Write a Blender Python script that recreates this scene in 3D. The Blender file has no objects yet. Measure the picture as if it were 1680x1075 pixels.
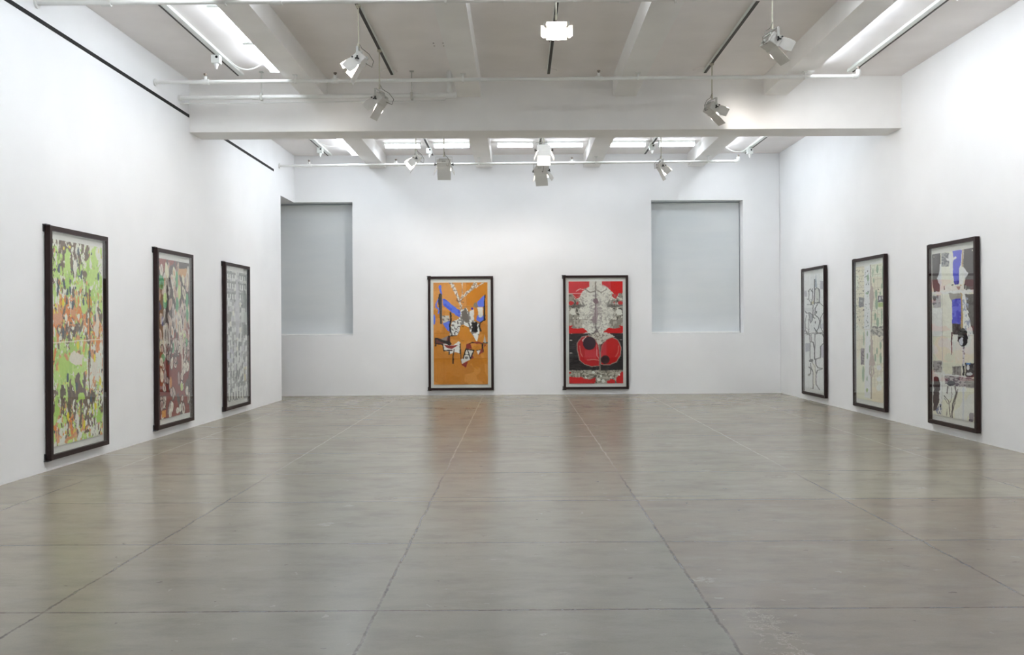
import bpy, bmesh, math, random
import numpy as np
from mathutils import Matrix, Vector
random.seed(7)
S = bpy.context.scene
COL = S.collection
PI = math.pi

# ------------------------------------------------------------------ camera, world, exposure
cam_d = bpy.data.cameras.new('camera')
cam_d.sensor_width = 36.0
cam_d.lens = 36.0*1600/1680
cam_d.shift_x = -10/1680
cam_d.shift_y = -3.5/1680
cam_d.clip_start = .05; cam_d.clip_end = 200
cam = bpy.data.objects.new('camera', cam_d); COL.objects.link(cam)
cam.matrix_world = Matrix.Translation((0, 0, 1.55)) @ Matrix.Rotation(PI/2, 4, 'X') @ Matrix.Rotation(-.006, 4, 'Z')
S.camera = cam
w = bpy.data.worlds.new('world'); S.world = w; w.use_nodes = True
w.node_tree.nodes['Background'].inputs[0].default_value = (.5, .6, .75, 1)
w.node_tree.nodes['Background'].inputs[1].default_value = .15
S.view_settings.view_transform = 'Standard'
S.view_settings.look = 'None'
S.view_settings.gamma = 1
S.view_settings.use_curve_mapping = False
S.view_settings.exposure = 0.93
SPOT_W = 88.0        # one floodlight
TUBE_E = 10.4         # one fluorescent tube
S.cycles.max_bounces = 10
S.cycles.diffuse_bounces = 6
S.cycles.transparent_max_bounces = 12
S.cycles.sample_clamp_indirect = 8
S.cycles.use_denoising = True

# ------------------------------------------------------------------ materials
def lin(c):
    c = np.asarray(c, float)/255.0
    return np.where(c <= .04045, c/12.92, ((c+.055)/1.055)**2.4)

class NT:
    def __init__(s, name):
        s.m = bpy.data.materials.new(name); s.m.use_nodes = True
        s.t = s.m.node_tree; s.bsdf = s.t.nodes['Principled BSDF']
    def n(s, ty, **kw):
        nd = s.t.nodes.new(ty)
        for k, v in kw.items(): setattr(nd, k, v)
        return nd
    def put(s, sock, v):
        if v is None: return
        if isinstance(v, bpy.types.NodeSocket): s.t.links.new(v, sock)
        else: sock.default_value = v
    def math(s, op, a, b=None, c=None, clamp=False):
        nd = s.n('ShaderNodeMath', operation=op); nd.use_clamp = clamp
        s.put(nd.inputs[0], a); s.put(nd.inputs[1], b); s.put(nd.inputs[2], c)
        return nd.outputs[0]
    def noise(s, vec, scale, detail=2, rough=.5):
        nd = s.n('ShaderNodeTexNoise'); s.put(nd.inputs['Vector'], vec)
        nd.inputs['Scale'].default_value = scale; nd.inputs['Detail'].default_value = detail
        nd.inputs['Roughness'].default_value = rough
        return nd.outputs[0]
    def mapr(s, v, a, b, c=0., d=1.):
        nd = s.n('ShaderNodeMapRange', interpolation_type='SMOOTHSTEP'); s.put(nd.inputs[0], v)
        for i, x in enumerate((a, b, c, d)): nd.inputs[1+i].default_value = x
        return nd.outputs[0]
    def mix(s, f, a, b, mode='MIX'):
        nd = s.n('ShaderNodeMix', data_type='RGBA', blend_type=mode)
        s.put(nd.inputs[0], f); s.put(nd.inputs[6], a); s.put(nd.inputs[7], b)
        return nd.outputs[2]
    def coord(s):
        return s.n('ShaderNodeNewGeometry').outputs['Position']
    def scalev(s, v, sc, off=(0, 0, 0)):
        nd = s.n('ShaderNodeMapping'); s.put(nd.inputs[0], v)
        nd.inputs['Scale'].default_value = sc; nd.inputs['Location'].default_value = off
        return nd.outputs[0]

def rgba(r, g, b): return tuple(lin((r, g, b)))+(1,)

def plain(name, rgb, rough=.5, metal=0., spec=.5, var=.03, scale=6, bump=0., bscale=60):
    k = NT(name); b = k.bsdf
    c0 = rgba(*rgb)
    lo = tuple(x*(1-var) for x in c0[:3])+(1,); hi = tuple(min(1, x*(1+var)) for x in c0[:3])+(1,)
    tc = k.n('ShaderNodeTexCoord').outputs['Object']
    k.put(b.inputs['Base Color'], k.mix(k.mapr(k.noise(tc, scale, 3), .35, .65), lo, hi))
    b.inputs['Roughness'].default_value = rough; b.inputs['Metallic'].default_value = metal
    b.inputs['Specular IOR Level'].default_value = spec
    if bump:
        bp = k.n('ShaderNodeBump'); bp.inputs['Strength'].default_value = bump; bp.inputs['Distance'].default_value = .002
        k.put(bp.inputs['Height'], k.noise(tc, bscale, 3)); k.put(b.inputs['Normal'], bp.outputs[0])
    return k.m

def emitter(name, rgb, strength):
    k = NT(name); b = k.bsdf
    b.inputs['Base Color'].default_value = (.8, .8, .8, 1)
    b.inputs['Emission Color'].default_value = tuple(rgb)+(1,)
    b.inputs['Emission Strength'].default_value = strength
    return k.m

M = {}
M['wall'] = plain('white_wall_paint', (238, 239, 240), .75, spec=.2, var=.012, scale=1.2, bump=.15, bscale=25)
M['ceil'] = plain('white_ceiling_paint', (240, 236, 234), .8, spec=.2, var=.02, scale=1.5, bump=.3, bscale=18)
M['beam'] = plain('white_beam_paint', (240, 239, 237), .75, spec=.2, var=.02, scale=1.5, bump=.2, bscale=18)
M['pipe'] = plain('white_painted_steel', (226, 227, 224), .4, var=.02)
M['black'] = plain('gap_shade_black', (10, 10, 10), .8)
M['slot'] = plain('dark_track_slot', (38, 34, 28), .5)
M['track'] = plain('white_track', (232, 236, 232), .45)
M['lamp'] = plain('white_lamp_enamel', (206, 204, 198), .45, var=.03)
M['lampgrey'] = plain('grey_lamp_metal', (186, 186, 180), .4, metal=.1)
M['knob'] = plain('black_knob', (14, 14, 14), .4)
M['rod'] = plain('beige_rod', (190, 186, 168), .5)
M['brass'] = plain('dull_brass_head', (120, 108, 98), .4, metal=.5)
M['cable'] = plain('white_cable', (235, 235, 232), .5)
M['dcable'] = plain('grey_cable', (110, 108, 100), .5)
M['mat'] = plain('backing_board', (240, 240, 236), .8, var=.01)
M['steel'] = plain('dark_steel_bracket', (70, 70, 74), .35, metal=.7)
M['sill'] = plain('window_sill_paint', (235, 236, 234), .6)
M['tube'] = emitter('fluorescent_tube', (.85, .91, 1.0), TUBE_E)
M['lens'] = emitter('floodlight_glass', (1.0, .93, .84), 9.0)
M['alu'] = plain('aluminium_window', (120, 124, 126), .4, metal=.6)

def frame_mat():
    k = NT('dark_brown_wood'); b = k.bsdf
    tc = k.n('ShaderNodeTexCoord').outputs['Object']
    g = k.noise(k.scalev(tc, (30, 30, 2.5)), 3, 4, .6)
    k.put(b.inputs['Base Color'], k.mix(g, rgba(24, 12, 12), rgba(52, 33, 31)))
    b.inputs['Roughness'].default_value = .5; b.inputs['Specular IOR Level'].default_value = .3
    return k.m
M['wood'] = frame_mat()

def blind_mat():
    k = NT('grey_blind_fabric'); b = k.bsdf
    p = k.n('ShaderNodeTexCoord').outputs['Object']
    h = k.noise(k.scalev(p, (.5, .5, 3)), 1.2, 3, .5)
    wv = k.noise(k.scalev(p, (90, 90, 90)), 4, 1)
    c = k.mix(k.mapr(h, .3, .7), rgba(213, 218, 220), rgba(218, 222, 223))
    c = k.mix(k.math('MULTIPLY', wv, .1), c, rgba(196, 202, 206))
    k.put(b.inputs['Base Color'], c); b.inputs['Roughness'].default_value = .85
    b.inputs['Specular IOR Level'].default_value = .15
    return k.m
M['blind'] = blind_mat()

def glass_mat():
    m = bpy.data.materials.new('clear_acrylic_glazing'); m.use_nodes = True; t = m.node_tree
    t.nodes.clear()
    o = t.nodes.new('ShaderNodeOutputMaterial'); mx = t.nodes.new('ShaderNodeMixShader')
    tr = t.nodes.new('ShaderNodeBsdfTransparent'); gl = t.nodes.new('ShaderNodeBsdfGlossy')
    lw = t.nodes.new('ShaderNodeLayerWeight'); lw.inputs[0].default_value = .5
    pw = t.nodes.new('ShaderNodeMath'); pw.operation = 'POWER'; pw.inputs[1].default_value = 5
    fr = t.nodes.new('ShaderNodeMath'); fr.operation = 'MULTIPLY_ADD'; fr.inputs[1].default_value = .95; fr.inputs[2].default_value = .035
    t.links.new(lw.outputs['Facing'], pw.inputs[0]); t.links.new(pw.outputs[0], fr.inputs[0])
    tr.inputs[0].default_value = (.97, .98, .975, 1); gl.inputs['Roughness'].default_value = .01
    nz = t.nodes.new('ShaderNodeTexNoise'); nz.inputs['Scale'].default_value = 1.5
    bp = t.nodes.new('ShaderNodeBump'); bp.inputs['Strength'].default_value = .05; bp.inputs['Distance'].default_value = .01
    t.links.new(nz.outputs[0], bp.inputs['Height']); t.links.new(bp.outputs[0], gl.inputs['Normal'])
    t.links.new(fr.outputs[0], mx.inputs[0]); t.links.new(tr.outputs[0], mx.inputs[1]); t.links.new(gl.outputs[0], mx.inputs[2])
    t.links.new(mx.outputs[0], o.inputs[0])
    return m
M['glass'] = glass_mat()

def floor_mat():
    k = NT('polished_concrete'); b = k.bsdf
    p = k.coord()
    sep = k.n('ShaderNodeSeparateXYZ'); k.put(sep.inputs[0], p)
    X, Y = sep.outputs[0], sep.outputs[1]
    wob = k.math('MULTIPLY', k.math('SUBTRACT', k.noise(p, 2.2, 5, .7), .5), .055)
    fine = k.math('MULTIPLY', k.math('SUBTRACT', k.noise(p, 30, 3, .6), .5), .02)
    Xw = k.math('ADD', k.math('ADD', X, wob), fine)
    wob2 = k.math('MULTIPLY', k.math('SUBTRACT', k.noise(p, 1.4, 4, .6), .5), .03)
    Yw = k.math('ADD', Y, wob2)
    gx = k.math('DIVIDE', k.math('ADD', Xw, 100*1.82+.78), 1.82)
    gy = k.math('DIVIDE', k.math('ADD', Yw, 100*1.65-5.31), 1.65)
    def dist(g, step):
        f = k.math('FRACT', g)
        d = k.math('MINIMUM', f, k.math('SUBTRACT', 1., f))
        return k.math('MULTIPLY', d, step)
    dx, dy = dist(gx, 1.82), dist(gy, 1.65)
    wn = k.n('ShaderNodeTexWhiteNoise', noise_dimensions='2D')
    cv = k.n('ShaderNodeCombineXYZ'); k.put(cv.inputs[0], k.math('FLOOR', gx)); k.put(cv.inputs[1], k.math('FLOOR', gy))
    k.put(wn.inputs['Vector'], cv.outputs[0])
    # base tones
    big = k.mapr(k.noise(p, .7, 4, .6), .3, .7)
    base = k.mix(big, rgba(144, 137, 120), rgba(154, 148, 131))
    base = k.mix(k.math('MULTIPLY', wn.outputs[0], .35), base, rgba(150, 138, 124))
    # browner slabs on the right hand side, greener in the middle
    brown = k.math('MULTIPLY', k.mapr(Xw, 1.03, 1.05), k.mapr(Y, 8.70, 8.60))
    base = k.mix(k.math('MULTIPLY', brown, .55), base, rgba(136, 120, 105))
    green = k.math('MULTIPLY', k.math('MULTIPLY', k.mapr(Xw, 1.05, 1.03), k.mapr(Xw, -3.5, -.6)), k.mapr(Y, 13, 5))
    base = k.mix(k.math('MULTIPLY', green, .45), base, rgba(126, 127, 114))
    # mottling streaks
    st = k.noise(k.scalev(p, (1, 1.9, 1)), 2.0, 6, .7)
    base = k.mix(k.mapr(st, .42, .7, 0, .3), base, rgba(104, 99, 88))
    st2 = k.noise(k.scalev(p, (1, 2.2, 1), (5, 3, 0)), 1.6, 6, .7)
    base = k.mix(k.mapr(st2, .48, .72, 0, .26), base, rgba(160, 155, 143))
    fg = k.noise(p, 90, 3, .7)
    base = k.mix(k.mapr(fg, .3, .7, 0, .10), base, rgba(98, 94, 84))
    # pale patches and dark marks
    def spots(scale, r, seed, stretch=(1, 1, 1)):
        v = k.n('ShaderNodeTexVoronoi', voronoi_dimensions='2D'); v.inputs['Scale'].default_value = scale
        pv = k.scalev(p, stretch, (seed, seed*.7, 0))
        nd = k.n('ShaderNodeVectorMath', operation='MULTIPLY_ADD')
        nt = k.n('ShaderNodeTexNoise'); nt.inputs['Scale'].default_value = 16; k.put(nt.inputs['Vector'], pv)
        k.put(nd.inputs[0], nt.outputs[1]); nd.inputs[1].default_value = (.13, .13, 0); k.put(nd.inputs[2], pv)
        k.put(v.inputs['Vector'], nd.outputs[0])
        sx = k.n('ShaderNodeSeparateColor'); k.put(sx.inputs[0], v.outputs['Color'])
        on = k.math('GREATER_THAN', sx.outputs[0], .6)
        rr = k.math('MULTIPLY', sx.outputs[1], r)
        return k.math('MULTIPLY', on, k.math('LESS_THAN', v.outputs['Distance'], rr))
    br = k.mapr(k.noise(p, 24, 3, .7), .42, .55)
    base = k.mix(k.math('MULTIPLY', k.math('MULTIPLY', spots(1.1, .085, 3.1), br), .3), base, rgba(178, 178, 168))
    base = k.mix(k.math('MULTIPLY', spots(3.2, .05, 9.4), .3), base, rgba(176, 174, 165))
    base = k.mix(k.math('MULTIPLY', spots(1.7, .03, 17.3, (1, 1.6, 1)), .5), base, rgba(70, 64, 60))
    base = k.mix(k.math('MULTIPLY', k.math('MULTIPLY', spots(.8, .12, 27.3, (1, 1.2, 1)), br), .22), base, rgba(88, 82, 72))
    # joints
    near = k.mapr(Y, 12.0, 8.5)
    jn = k.mapr(k.noise(p, 5, 4, .7), .32, .58, .25, 1.)
    jcol = k.mix(near, rgba(176, 170, 158), rgba(74, 70, 62))
    jx = k.math('MULTIPLY', k.mapr(dx, .012, .004), k.math('MULTIPLY', jn, .8))
    base = k.mix(jx, base, jcol)
    jy = k.math('MULTIPLY', k.mapr(dy, .014, .006), k.math('MULTIPLY', jn, k.mapr(Y, 9.5, 16, .9, .4)))
    base = k.mix(jy, base, rgba(76, 70, 62))
    # an extra saw cut across the middle
    dex = k.math('ABSOLUTE', k.math('SUBTRACT', Yw, 8.80))
    ex = k.math('MULTIPLY', k.math('MULTIPLY', k.mapr(dex, .012, .005), k.mapr(X, -1.2, -1.1)), k.mapr(X, 1.9, 1.7))
    base = k.mix(k.math('MULTIPLY', ex, .7), base, rgba(84, 72, 58))
    # pale crazing beside one joint
    rx = k.math('SUBTRACT', X, 1.28); ry = k.math('SUBTRACT', Y, 4.85)
    q = k.math('ADD', k.math('POWER', k.math('DIVIDE', rx, .13), 2.), k.math('POWER', k.math('DIVIDE', ry, .55), 2.))
    rg = k.math('ABSOLUTE', k.math('SUBTRACT', k.noise(p, 7, 6, .75), .5))
    cz = k.math('MULTIPLY', k.mapr(rg, .016, .005), k.mapr(q, 1.3, .3))
    base = k.mix(k.math('MULTIPLY', cz, .5), base, rgba(196, 192, 178))
    k.put(b.inputs['Base Color'], base)
    b.inputs['Roughness'].default_value = .255
    b.inputs['Specular IOR Level'].default_value = .5
    bp = k.n('ShaderNodeBump'); bp.inputs['Strength'].default_value = .2; bp.inputs['Distance'].default_value = .003
    hh = k.math('ADD', k.math('MULTIPLY', k.noise(p, 9, 5, .6), .6), k.math('MULTIPLY', k.math('ADD', jx, jy), -1.))
    k.put(bp.inputs['Height'], hh); k.put(b.inputs['Normal'], bp.outputs[0])
    return k.m
M['floor'] = floor_mat()

def art_mat(name):
    k = NT(name); b = k.bsdf
    a = k.n('ShaderNodeVertexColor', layer_name='pigment')
    tc = k.n('ShaderNodeTexCoord').outputs['Object']
    v = k.mapr(k.noise(tc, 40, 3), .3, .7, .94, 1.04)
    vc = k.n('ShaderNodeCombineColor')
    for i in range(3): k.put(vc.inputs[i], v)
    k.put(b.inputs['Base Color'], k.mix(1., a.outputs[0], vc.outputs[0], 'MULTIPLY'))
    b.inputs['Roughness'].default_value = .7; b.inputs['Specular IOR Level'].default_value = .25
    return k.m
M['art'] = art_mat('painted_paper')

# ------------------------------------------------------------------ mesh helpers
def obj(name, bm, mat, parent=None, smooth=False):
    me = bpy.data.meshes.new(name)
    bmesh.ops.recalc_face_normals(bm, faces=bm.faces[:])
    bm.to_mesh(me); bm.free()
    if smooth:
        for p in me.polygons: p.use_smooth = True
        try: me.set_sharp_from_angle(angle=math.radians(40))
        except Exception: pass
    for m in (mat if isinstance(mat, (list, tuple)) else [mat]): me.materials.append(m)
    o = bpy.data.objects.new(name, me); COL.objects.link(o)
    if parent: o.parent = parent
    return o

def box(bm, x0, x1, y0, y1, z0, z1, mi=0, mat=None):
    vs = [bm.verts.new((x, y, z)) for z in (z0, z1) for y in (y0, y1) for x in (x0, x1)]
    if mat is not None:
        for v in vs: v.co = mat @ v.co
    fs = []
    for f in ((0, 1, 3, 2), (4, 6, 7, 5), (0, 4, 5, 1), (2, 3, 7, 6), (0, 2, 6, 4), (1, 5, 7, 3)):
        fc = bm.faces.new([vs[i] for i in f]); fc.material_index = mi; fs.append(fc)
    return vs

def prism(bm, pts, z0, z1, mi=0):
    lo = [bm.verts.new((x, y, z0 if not callable(z0) else z0(x, y))) for x, y in pts]
    hi = [bm.verts.new((x, y, z1 if not callable(z1) else z1(x, y))) for x, y in pts]
    n = len(pts)
    fs = [bm.faces.new(lo[::-1]), bm.faces.new(hi)]
    for i in range(n): fs.append(bm.faces.new([lo[i], lo[(i+1) % n], hi[(i+1) % n], hi[i]]))
    for f in fs: f.material_index = mi

def tube(bm, pts, r, seg=10, mi=0, cap=True):
    pts = [Vector(p) for p in pts]
    rings = []
    up = None
    for i, p in enumerate(pts):
        d = (pts[min(i+1, len(pts)-1)]-pts[max(i-1, 0)]).normalized()
        if up is None:
            up = Vector((0, 0, 1)) if abs(d.z) < .9 else Vector((1, 0, 0))
        a = d.cross(up).normalized(); b = a.cross(d).normalized(); up = b
        rr = r[i] if isinstance(r, (list, tuple)) else r
        rings.append([bm.verts.new(p+a*math.cos(2*PI*k/seg)*rr+b*math.sin(2*PI*k/seg)*rr) for k in range(seg)])
    for i in range(len(rings)-1):
        for k in range(seg):
            f = bm.faces.new([rings[i][k], rings[i][(k+1) % seg], rings[i+1][(k+1) % seg], rings[i+1][k]]); f.material_index = mi
    if cap:
        f = bm.faces.new(rings[0][::-1]); f.material_index = mi
        f = bm.faces.new(rings[-1]); f.material_index = mi

def bevel(bm, w, seg=2):
    bmesh.ops.bevel(bm, geom=bm.edges[:], offset=w, segments=seg, affect='EDGES', profile=.6)

def empty(name, loc, label, cat, group=None, rz=0):
    o = bpy.data.objects.new(name, None); COL.objects.link(o)
    o.location = loc; o.rotation_euler = (0, 0, rz); o.empty_display_size = .1
    o['label'] = label; o['category'] = cat
    if group: o['group'] = group
    return o

def struct(name, bm, mat, parent=None):
    o = obj(name, bm, mat, parent)
    if not parent: o['kind'] = 'structure'
    return o

def copy_tree(o, parent=None):
    c = o.copy(); COL.objects.link(c)
    if parent:
        c.parent = parent; c.matrix_parent_inverse = o.matrix_parent_inverse.copy()
    for ch in list(o.children): copy_tree(ch, c)
    return c

# ------------------------------------------------------------------ room shell
YB, YF, HC = 21.8, -3.0, 5.37
def XL(y): return -4.98-(YB-y)*.0115
def XR(y): return 5.86+(YB-y)*.0108
YE = 20.57              # far end of the left wall, the passage opens behind it
PZ = 4.32               # height of that passage
YS0 = 16.0              # the side passage runs from here
XS = -8.2

bm = bmesh.new(); box(bm, -9, 7, YF-.3, YB+.6, -.2, 0); struct('floor', bm, M['floor'])
bm = bmesh.new(); box(bm, -9, 7, YF-.3, YB+.6, HC, HC+.2); ceiling = struct('ceiling', bm, M['ceil'])
bm = bmesh.new()
prism(bm, [(XL(YF), YF), (XL(YE), YE), (XL(YE)-.35, YE), (XL(YF)-.35, YF)], 0, HC)
prism(bm, [(XL(YE), YE), (XL(YB), YB), (XL(YB)-.35, YB), (XL(YE)-.35, YE)], PZ, HC)
struct('wall_left', bm, M['wall'])
bm = bmesh.new()
prism(bm, [(XR(YF), YF), (XR(YF)+.3, YF), (XR(YB)+.3, YB+.6), (XR(YB), YB+.6)], 0, HC)
struct('wall_right', bm, M['wall'])
# back wall with two window recesses
W1, W2, WZ0, WZ1 = (-5.74, -3.69), (2.99, 5.04), 1.35, 4.33
bm = bmesh.new()
for x0, x1, z0, z1 in ((-9, W1[0], 0, HC), (W1[0], W1[1], 0, WZ0), (W1[0], W1[1], WZ1, HC), (W1[1], W2[0], 0, HC),
                       (W2[0], W2[1], 0, WZ0), (W2[0], W2[1], WZ1, HC), (W2[1], XR(YB), 0, HC)):
    box(bm, x0, x1, YB, YB+.6, z0, z1)
bmesh.ops.remove_doubles(bm, verts=bm.verts[:], dist=1e-5)
struct('wall_back', bm, M['wall'])
bm = bmesh.new(); box(bm, -9, 7, YF-.3, YF, 0, HC); struct('wall_front', bm, M['wall'])
bm = bmesh.new()
box(bm, XS-.3, XS, YS0, YB, 0, HC); box(bm, XS, XL(YS0)-.352, YS0-.3, YS0, 0, HC)
struct('wall_passage', bm, M['wall'])

for i, (a, b_) in enumerate((W1, W2)):
    wn = bpy.data.objects.new('window_%d' % (i+1), None); COL.objects.link(wn); wn['kind'] = 'structure'
    wn.location = ((a+b_)/2, YB+.45, WZ0)
    hw = (b_-a)/2; h = WZ1-WZ0
    bm = bmesh.new()
    box(bm, -hw+.002, -hw+.07, 0, .06, .002, h-.002); box(bm, hw-.07, hw-.002, 0, .06, .002, h-.002)
    box(bm, -hw+.07, hw-.07, 0, .06, .002, .07); box(bm, -hw+.07, hw-.07, 0, .06, h-.07, h-.002); box(bm, -hw+.07, hw-.07, 0, .06, h*.45, h*.45+.05)
    obj('window_frame', bm, M['alu'], wn)
    bm = bmesh.new(); box(bm, -hw+.06, hw-.06, .025, .033, .05, h-.05); obj('pane', bm, M['glass'], wn)
    side = 'left' if i == 0 else 'right'
    bl = empty('roller_blind', ((a+b_)/2, YB+.3, WZ0), 'grey roller blind in the %s recess of the back wall%s' %
               (side, ', half hidden' if i == 0 else ''), 'blind', 'roller blinds in the back wall')
    bm = bmesh.new(); box(bm, -hw+.02, hw-.02, -.002, .002, .03, h-.04); obj('fabric', bm, M['blind'], bl)
    bm = bmesh.new(); box(bm, -hw+.015, hw-.015, -.012, .012, .004, .035); bevel(bm, .004); obj('hem_bar', bm, M['sill'], bl)
    bm = bmesh.new(); tube(bm, [(-hw+.01, .03, h-.05), (hw-.01, .03, h-.05)], .035, 14); obj('roller', bm, M['blind'], bl, True)

# black strip for the shade in the recess high on the left wall, in two runs either side of the cross beam
def linez(y): return 4.855-.0087*(y-9.8)
for i, (a, b_) in enumerate(((-2.9, 15.05), (15.65, 20.03))):
    bm = bmesh.new()
    prism(bm, [(XL(a)-.01, a), (XL(a)+.004, a), (XL(b_)+.004, b_), (XL(b_)-.01, b_)], lambda x, y: linez(y)-.024, lambda x, y: linez(y)+.024)
    struct('trim_%d' % (i+1), bm, M['black'])

# concrete beams
BZ = 1.55+3.53
bm = bmesh.new(); prism(bm, [(XL(15.05)-.01, 15.05), (XR(15.05)+.01, 15.05), (XR(15.65)+.01, 15.65), (XL(15.65)-.01, 15.65)], 4.56, HC+.01)
struct('trim_3', bm, M['beam'])
n = 4
for c in (-3.105, -.73, 1.66, 3.985):
    for a, b_ in ((YF, 15.05), (15.65, YB)):
        bm = bmesh.new(); box(bm, c-.18, c+.18, a, b_, BZ, HC+.01)
        struct('trim_%d' % n, bm, M['beam']); n += 1
# filled anchor holes in the ceiling slab
bm = bmesh.new()
for x, y in ((-1.12, 13.30), (-1.12, 13.17), (-.99, 13.30), (-.99, 13.17)):
    tube(bm, [(x, y, HC-.003), (x, y, HC+.01)], .011, 8)
obj('anchor_hole', bm, M['slot'], ceiling)

# ------------------------------------------------------------------ lighting tracks
def track(x, y0, y1, wide, label, group, flip=1):
    t = empty('lighting_track', (x, (y0+y1)/2, HC), label, 'track', group)
    h = (y1-y0)/2; hw = .042 if wide else .026
    bm = bmesh.new(); box(bm, -hw, hw, -h, h, -.04, 0); bevel(bm, .003, 1); obj('housing', bm, M['track'], t)
    bm = bmesh.new()
    if wide: box(bm, -hw*flip-.011, -hw*flip+.011, -h+.01, h-.01, -.046, -.008)
    else: box(bm, -.019, .019, -h+.01, h-.01, -.047, -.03)
    obj('slot', bm, M['slot'], t)
    for yy in (-h*.45, h*.3):
        bm = bmesh.new(); box(bm, -hw-.004, hw+.004, yy, yy+.05, -.049, 0); obj('joiner', bm, M['track'], t)
    return t
TX = (-4.14, -1.87, .48, 2.83, 5.01)
nm = ('beside the left wall', 'between the two left beams', 'in the middle bay', 'between the two right beams', 'beside the right wall')
for i, x in enumerate(TX):
    wd = i in (0, 4); fl = -1 if i == 4 else 1
    c = 'white' if wd else 'dark slotted'
    track(x, 1.0, 14.66, wd, '%s lighting track %s, before the cross beam' % (c, nm[i]), 'ceiling lighting tracks', fl)
    track(x, 16.0, 21.6, wd, '%s lighting track %s, behind the cross beam' % (c, nm[i]), 'ceiling lighting tracks', fl)
for i, x in ((1, -1.90), (2, .49), (3, 2.76)):
    t = bmesh.new(); tube(t, [(0, 0, 0), (0, 0, -.006), (0, 0, -.012)], [.115, .115, .105], 32)
    o = obj('ceiling_rose', t, M['ceil']); o.location = (x, 14.62, HC)
    o['label'] = 'round white ceiling plate at the track end %s' % nm[i]; o['category'] = 'ceiling plate'; o['group'] = 'round plates at the track ends'

# ------------------------------------------------------------------ fluorescent fixtures
def fixture():
    t = empty('fluorescent_light', (0, 0, 0), '', 'light', 'fluorescent ceiling lights')
    bm = bmesh.new(); box(bm, -.075, .075, -.72, .72, -.05, 0); bevel(bm, .006, 1); obj('housing', bm, M['track'], t)
    for s in (-1, 1):
        bm = bmesh.new(); tube(bm, [(s*.052, -.69, -.085), (s*.052, .69, -.085)], .021, 10); obj('tube', bm, M['tube'], t, True)
    for s in (-1, 1):
        bm = bmesh.new(); box(bm, -.08, .08, s*.705-.013, s*.705+.013, -.11, -.002); bevel(bm, .005, 1); obj('end_cap', bm, M['track'], t)
    return t
FX = fixture(); first = True
def put_fixture(loc, rz, label, sx=1):
    global first
    if first: o = FX; first = False
    else: o = copy_tree(FX)
    o.location = loc; o.rotation_euler = (0, 0, rz); o['label'] = label
    o.scale = (1, sx, 1)
    return o
segs_f = [13.53-1.5*k for k in range(7)]
segs_b = [20.48, 18.98, 17.4]
for X, sd in ((-3.515, 'left'), (4.30, 'right')):
    for k, y in enumerate(segs_f):
        o = put_fixture((X, y, HC), 0, 'strip light in the %s side bay, %s before the cross beam' % (sd, ('nearest', 'second', 'third', 'fourth', 'fifth', 'sixth', 'seventh')[k]))
        if k == 0 and sd == 'left': firstL = o
    for k, y in enumerate(segs_b):
        put_fixture((X, y, HC), 0, 'strip light in the %s side bay behind the cross beam, %s' % (sd, ('nearest the back wall', 'second from the back wall', 'nearest the cross beam')[k]))
def cx_(px, Y): return (px+1.8-850)*Y/1600
for a, b_, lb in ((632, 690, 'left bay, left of the track'), (712, 770, 'left bay, right of the track'), (816, 874, 'middle bay, left of the track'),
              (898, 956, 'middle bay, right of the track'), (1001, 1059, 'right bay, left of the track'), (1081, 1139, 'right bay, right of the track')):
    Y = 20.3
    put_fixture(((cx_(a, Y)+cx_(b_, Y))/2, Y, HC), PI/2, 'short crosswise strip light near the back wall, ' + lb, .52)
# unseen strips added in the middle bays to brighten floor, beam and back wall
for Y, lb in ((10.2, 'ahead of the camera'), (8.2, 'nearer the camera'), (16.9, 'hidden behind the cross beam')):
    for X, lb2 in ((-2.5, 'left bay, left of the track'), (-1.25, 'left bay, right of the track'), (-.1, 'middle bay, left of the track'), (1.05, 'middle bay, right of the track'), (2.25, 'right bay, left of the track'), (3.4, 'right bay, right of the track')):
        put_fixture((X, Y, HC), PI/2, 'added crosswise strip light %s, %s' % (lb, lb2), .5)
# white cable from the left track to the first fixture
def sag_cable(name, p, q, sag, r, mat, label, group=None):
    bm = bmesh.new(); P, Q = Vector(p), Vector(q); pts = []
    for i in range(15):
        t = i/14; v = P.lerp(Q, t); v.z -= sag*4*t*(1-t); pts.append(v-P)
    tube(bm, pts, r, 6)
    o = obj(name, bm, mat, None, True); o.location = P; o['label'] = label; o['category'] = 'cable'
    if group: o['group'] = group
    return o
sag_cable('power_cable', (-4.08, 13.85, HC-.03), (-3.60, 13.9, HC-.04), .12, .009, M['cable'], 'white cable sagging from the front left track to the strip light', 'sagging white cables')
sag_cable('power_cable', (-4.08, 20.0, HC-.03), (-3.60, 20.1, HC-.04), .08, .009, M['cable'], 'white cable sagging from the back left track to the strip light', 'sagging white cables')
sag_cable('power_cable', (4.38, 20.6, HC-.04), (4.96, 20.8, HC-.03), .13, .009, M['cable'], 'white cable sagging from the back right track to the strip light', 'sagging white cables')

# small adaptor boxes under the tracks
def adaptor(loc, label):
    t = empty('track_adaptor', loc, label, 'adaptor', 'small white adaptor boxes under the tracks')
    bm = bmesh.new(); box(bm, -.06, .06, -.06, .06, -.16, -.045); bevel(bm, .01); obj('body', bm, M['track'], t)
    bm = bmesh.new(); tube(bm, [(0, 0, -.16), (0, 0, -.18), (0, 0, -.235)], [.03, .03, .012], 12); obj('nozzle', bm, M['cable'], t, True)
    bm = bmesh.new(); tube(bm, [(.02, -.066, -.08), (.02, -.058, -.08)], .018, 10); obj('knob', bm, M['knob'], t, True)
    return t
adaptor((-4.17, 13.55, HC), 'small white adaptor box under the front left track')
adaptor((-4.16, 20.6, HC), 'small white adaptor box under the back track nearest the left wall')
adaptor((-1.87, 20.75, HC), 'small white adaptor box under the back track between the left beams')
adaptor((2.83, 20.45, HC), 'small white adaptor box under the back track between the right beams')
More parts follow.
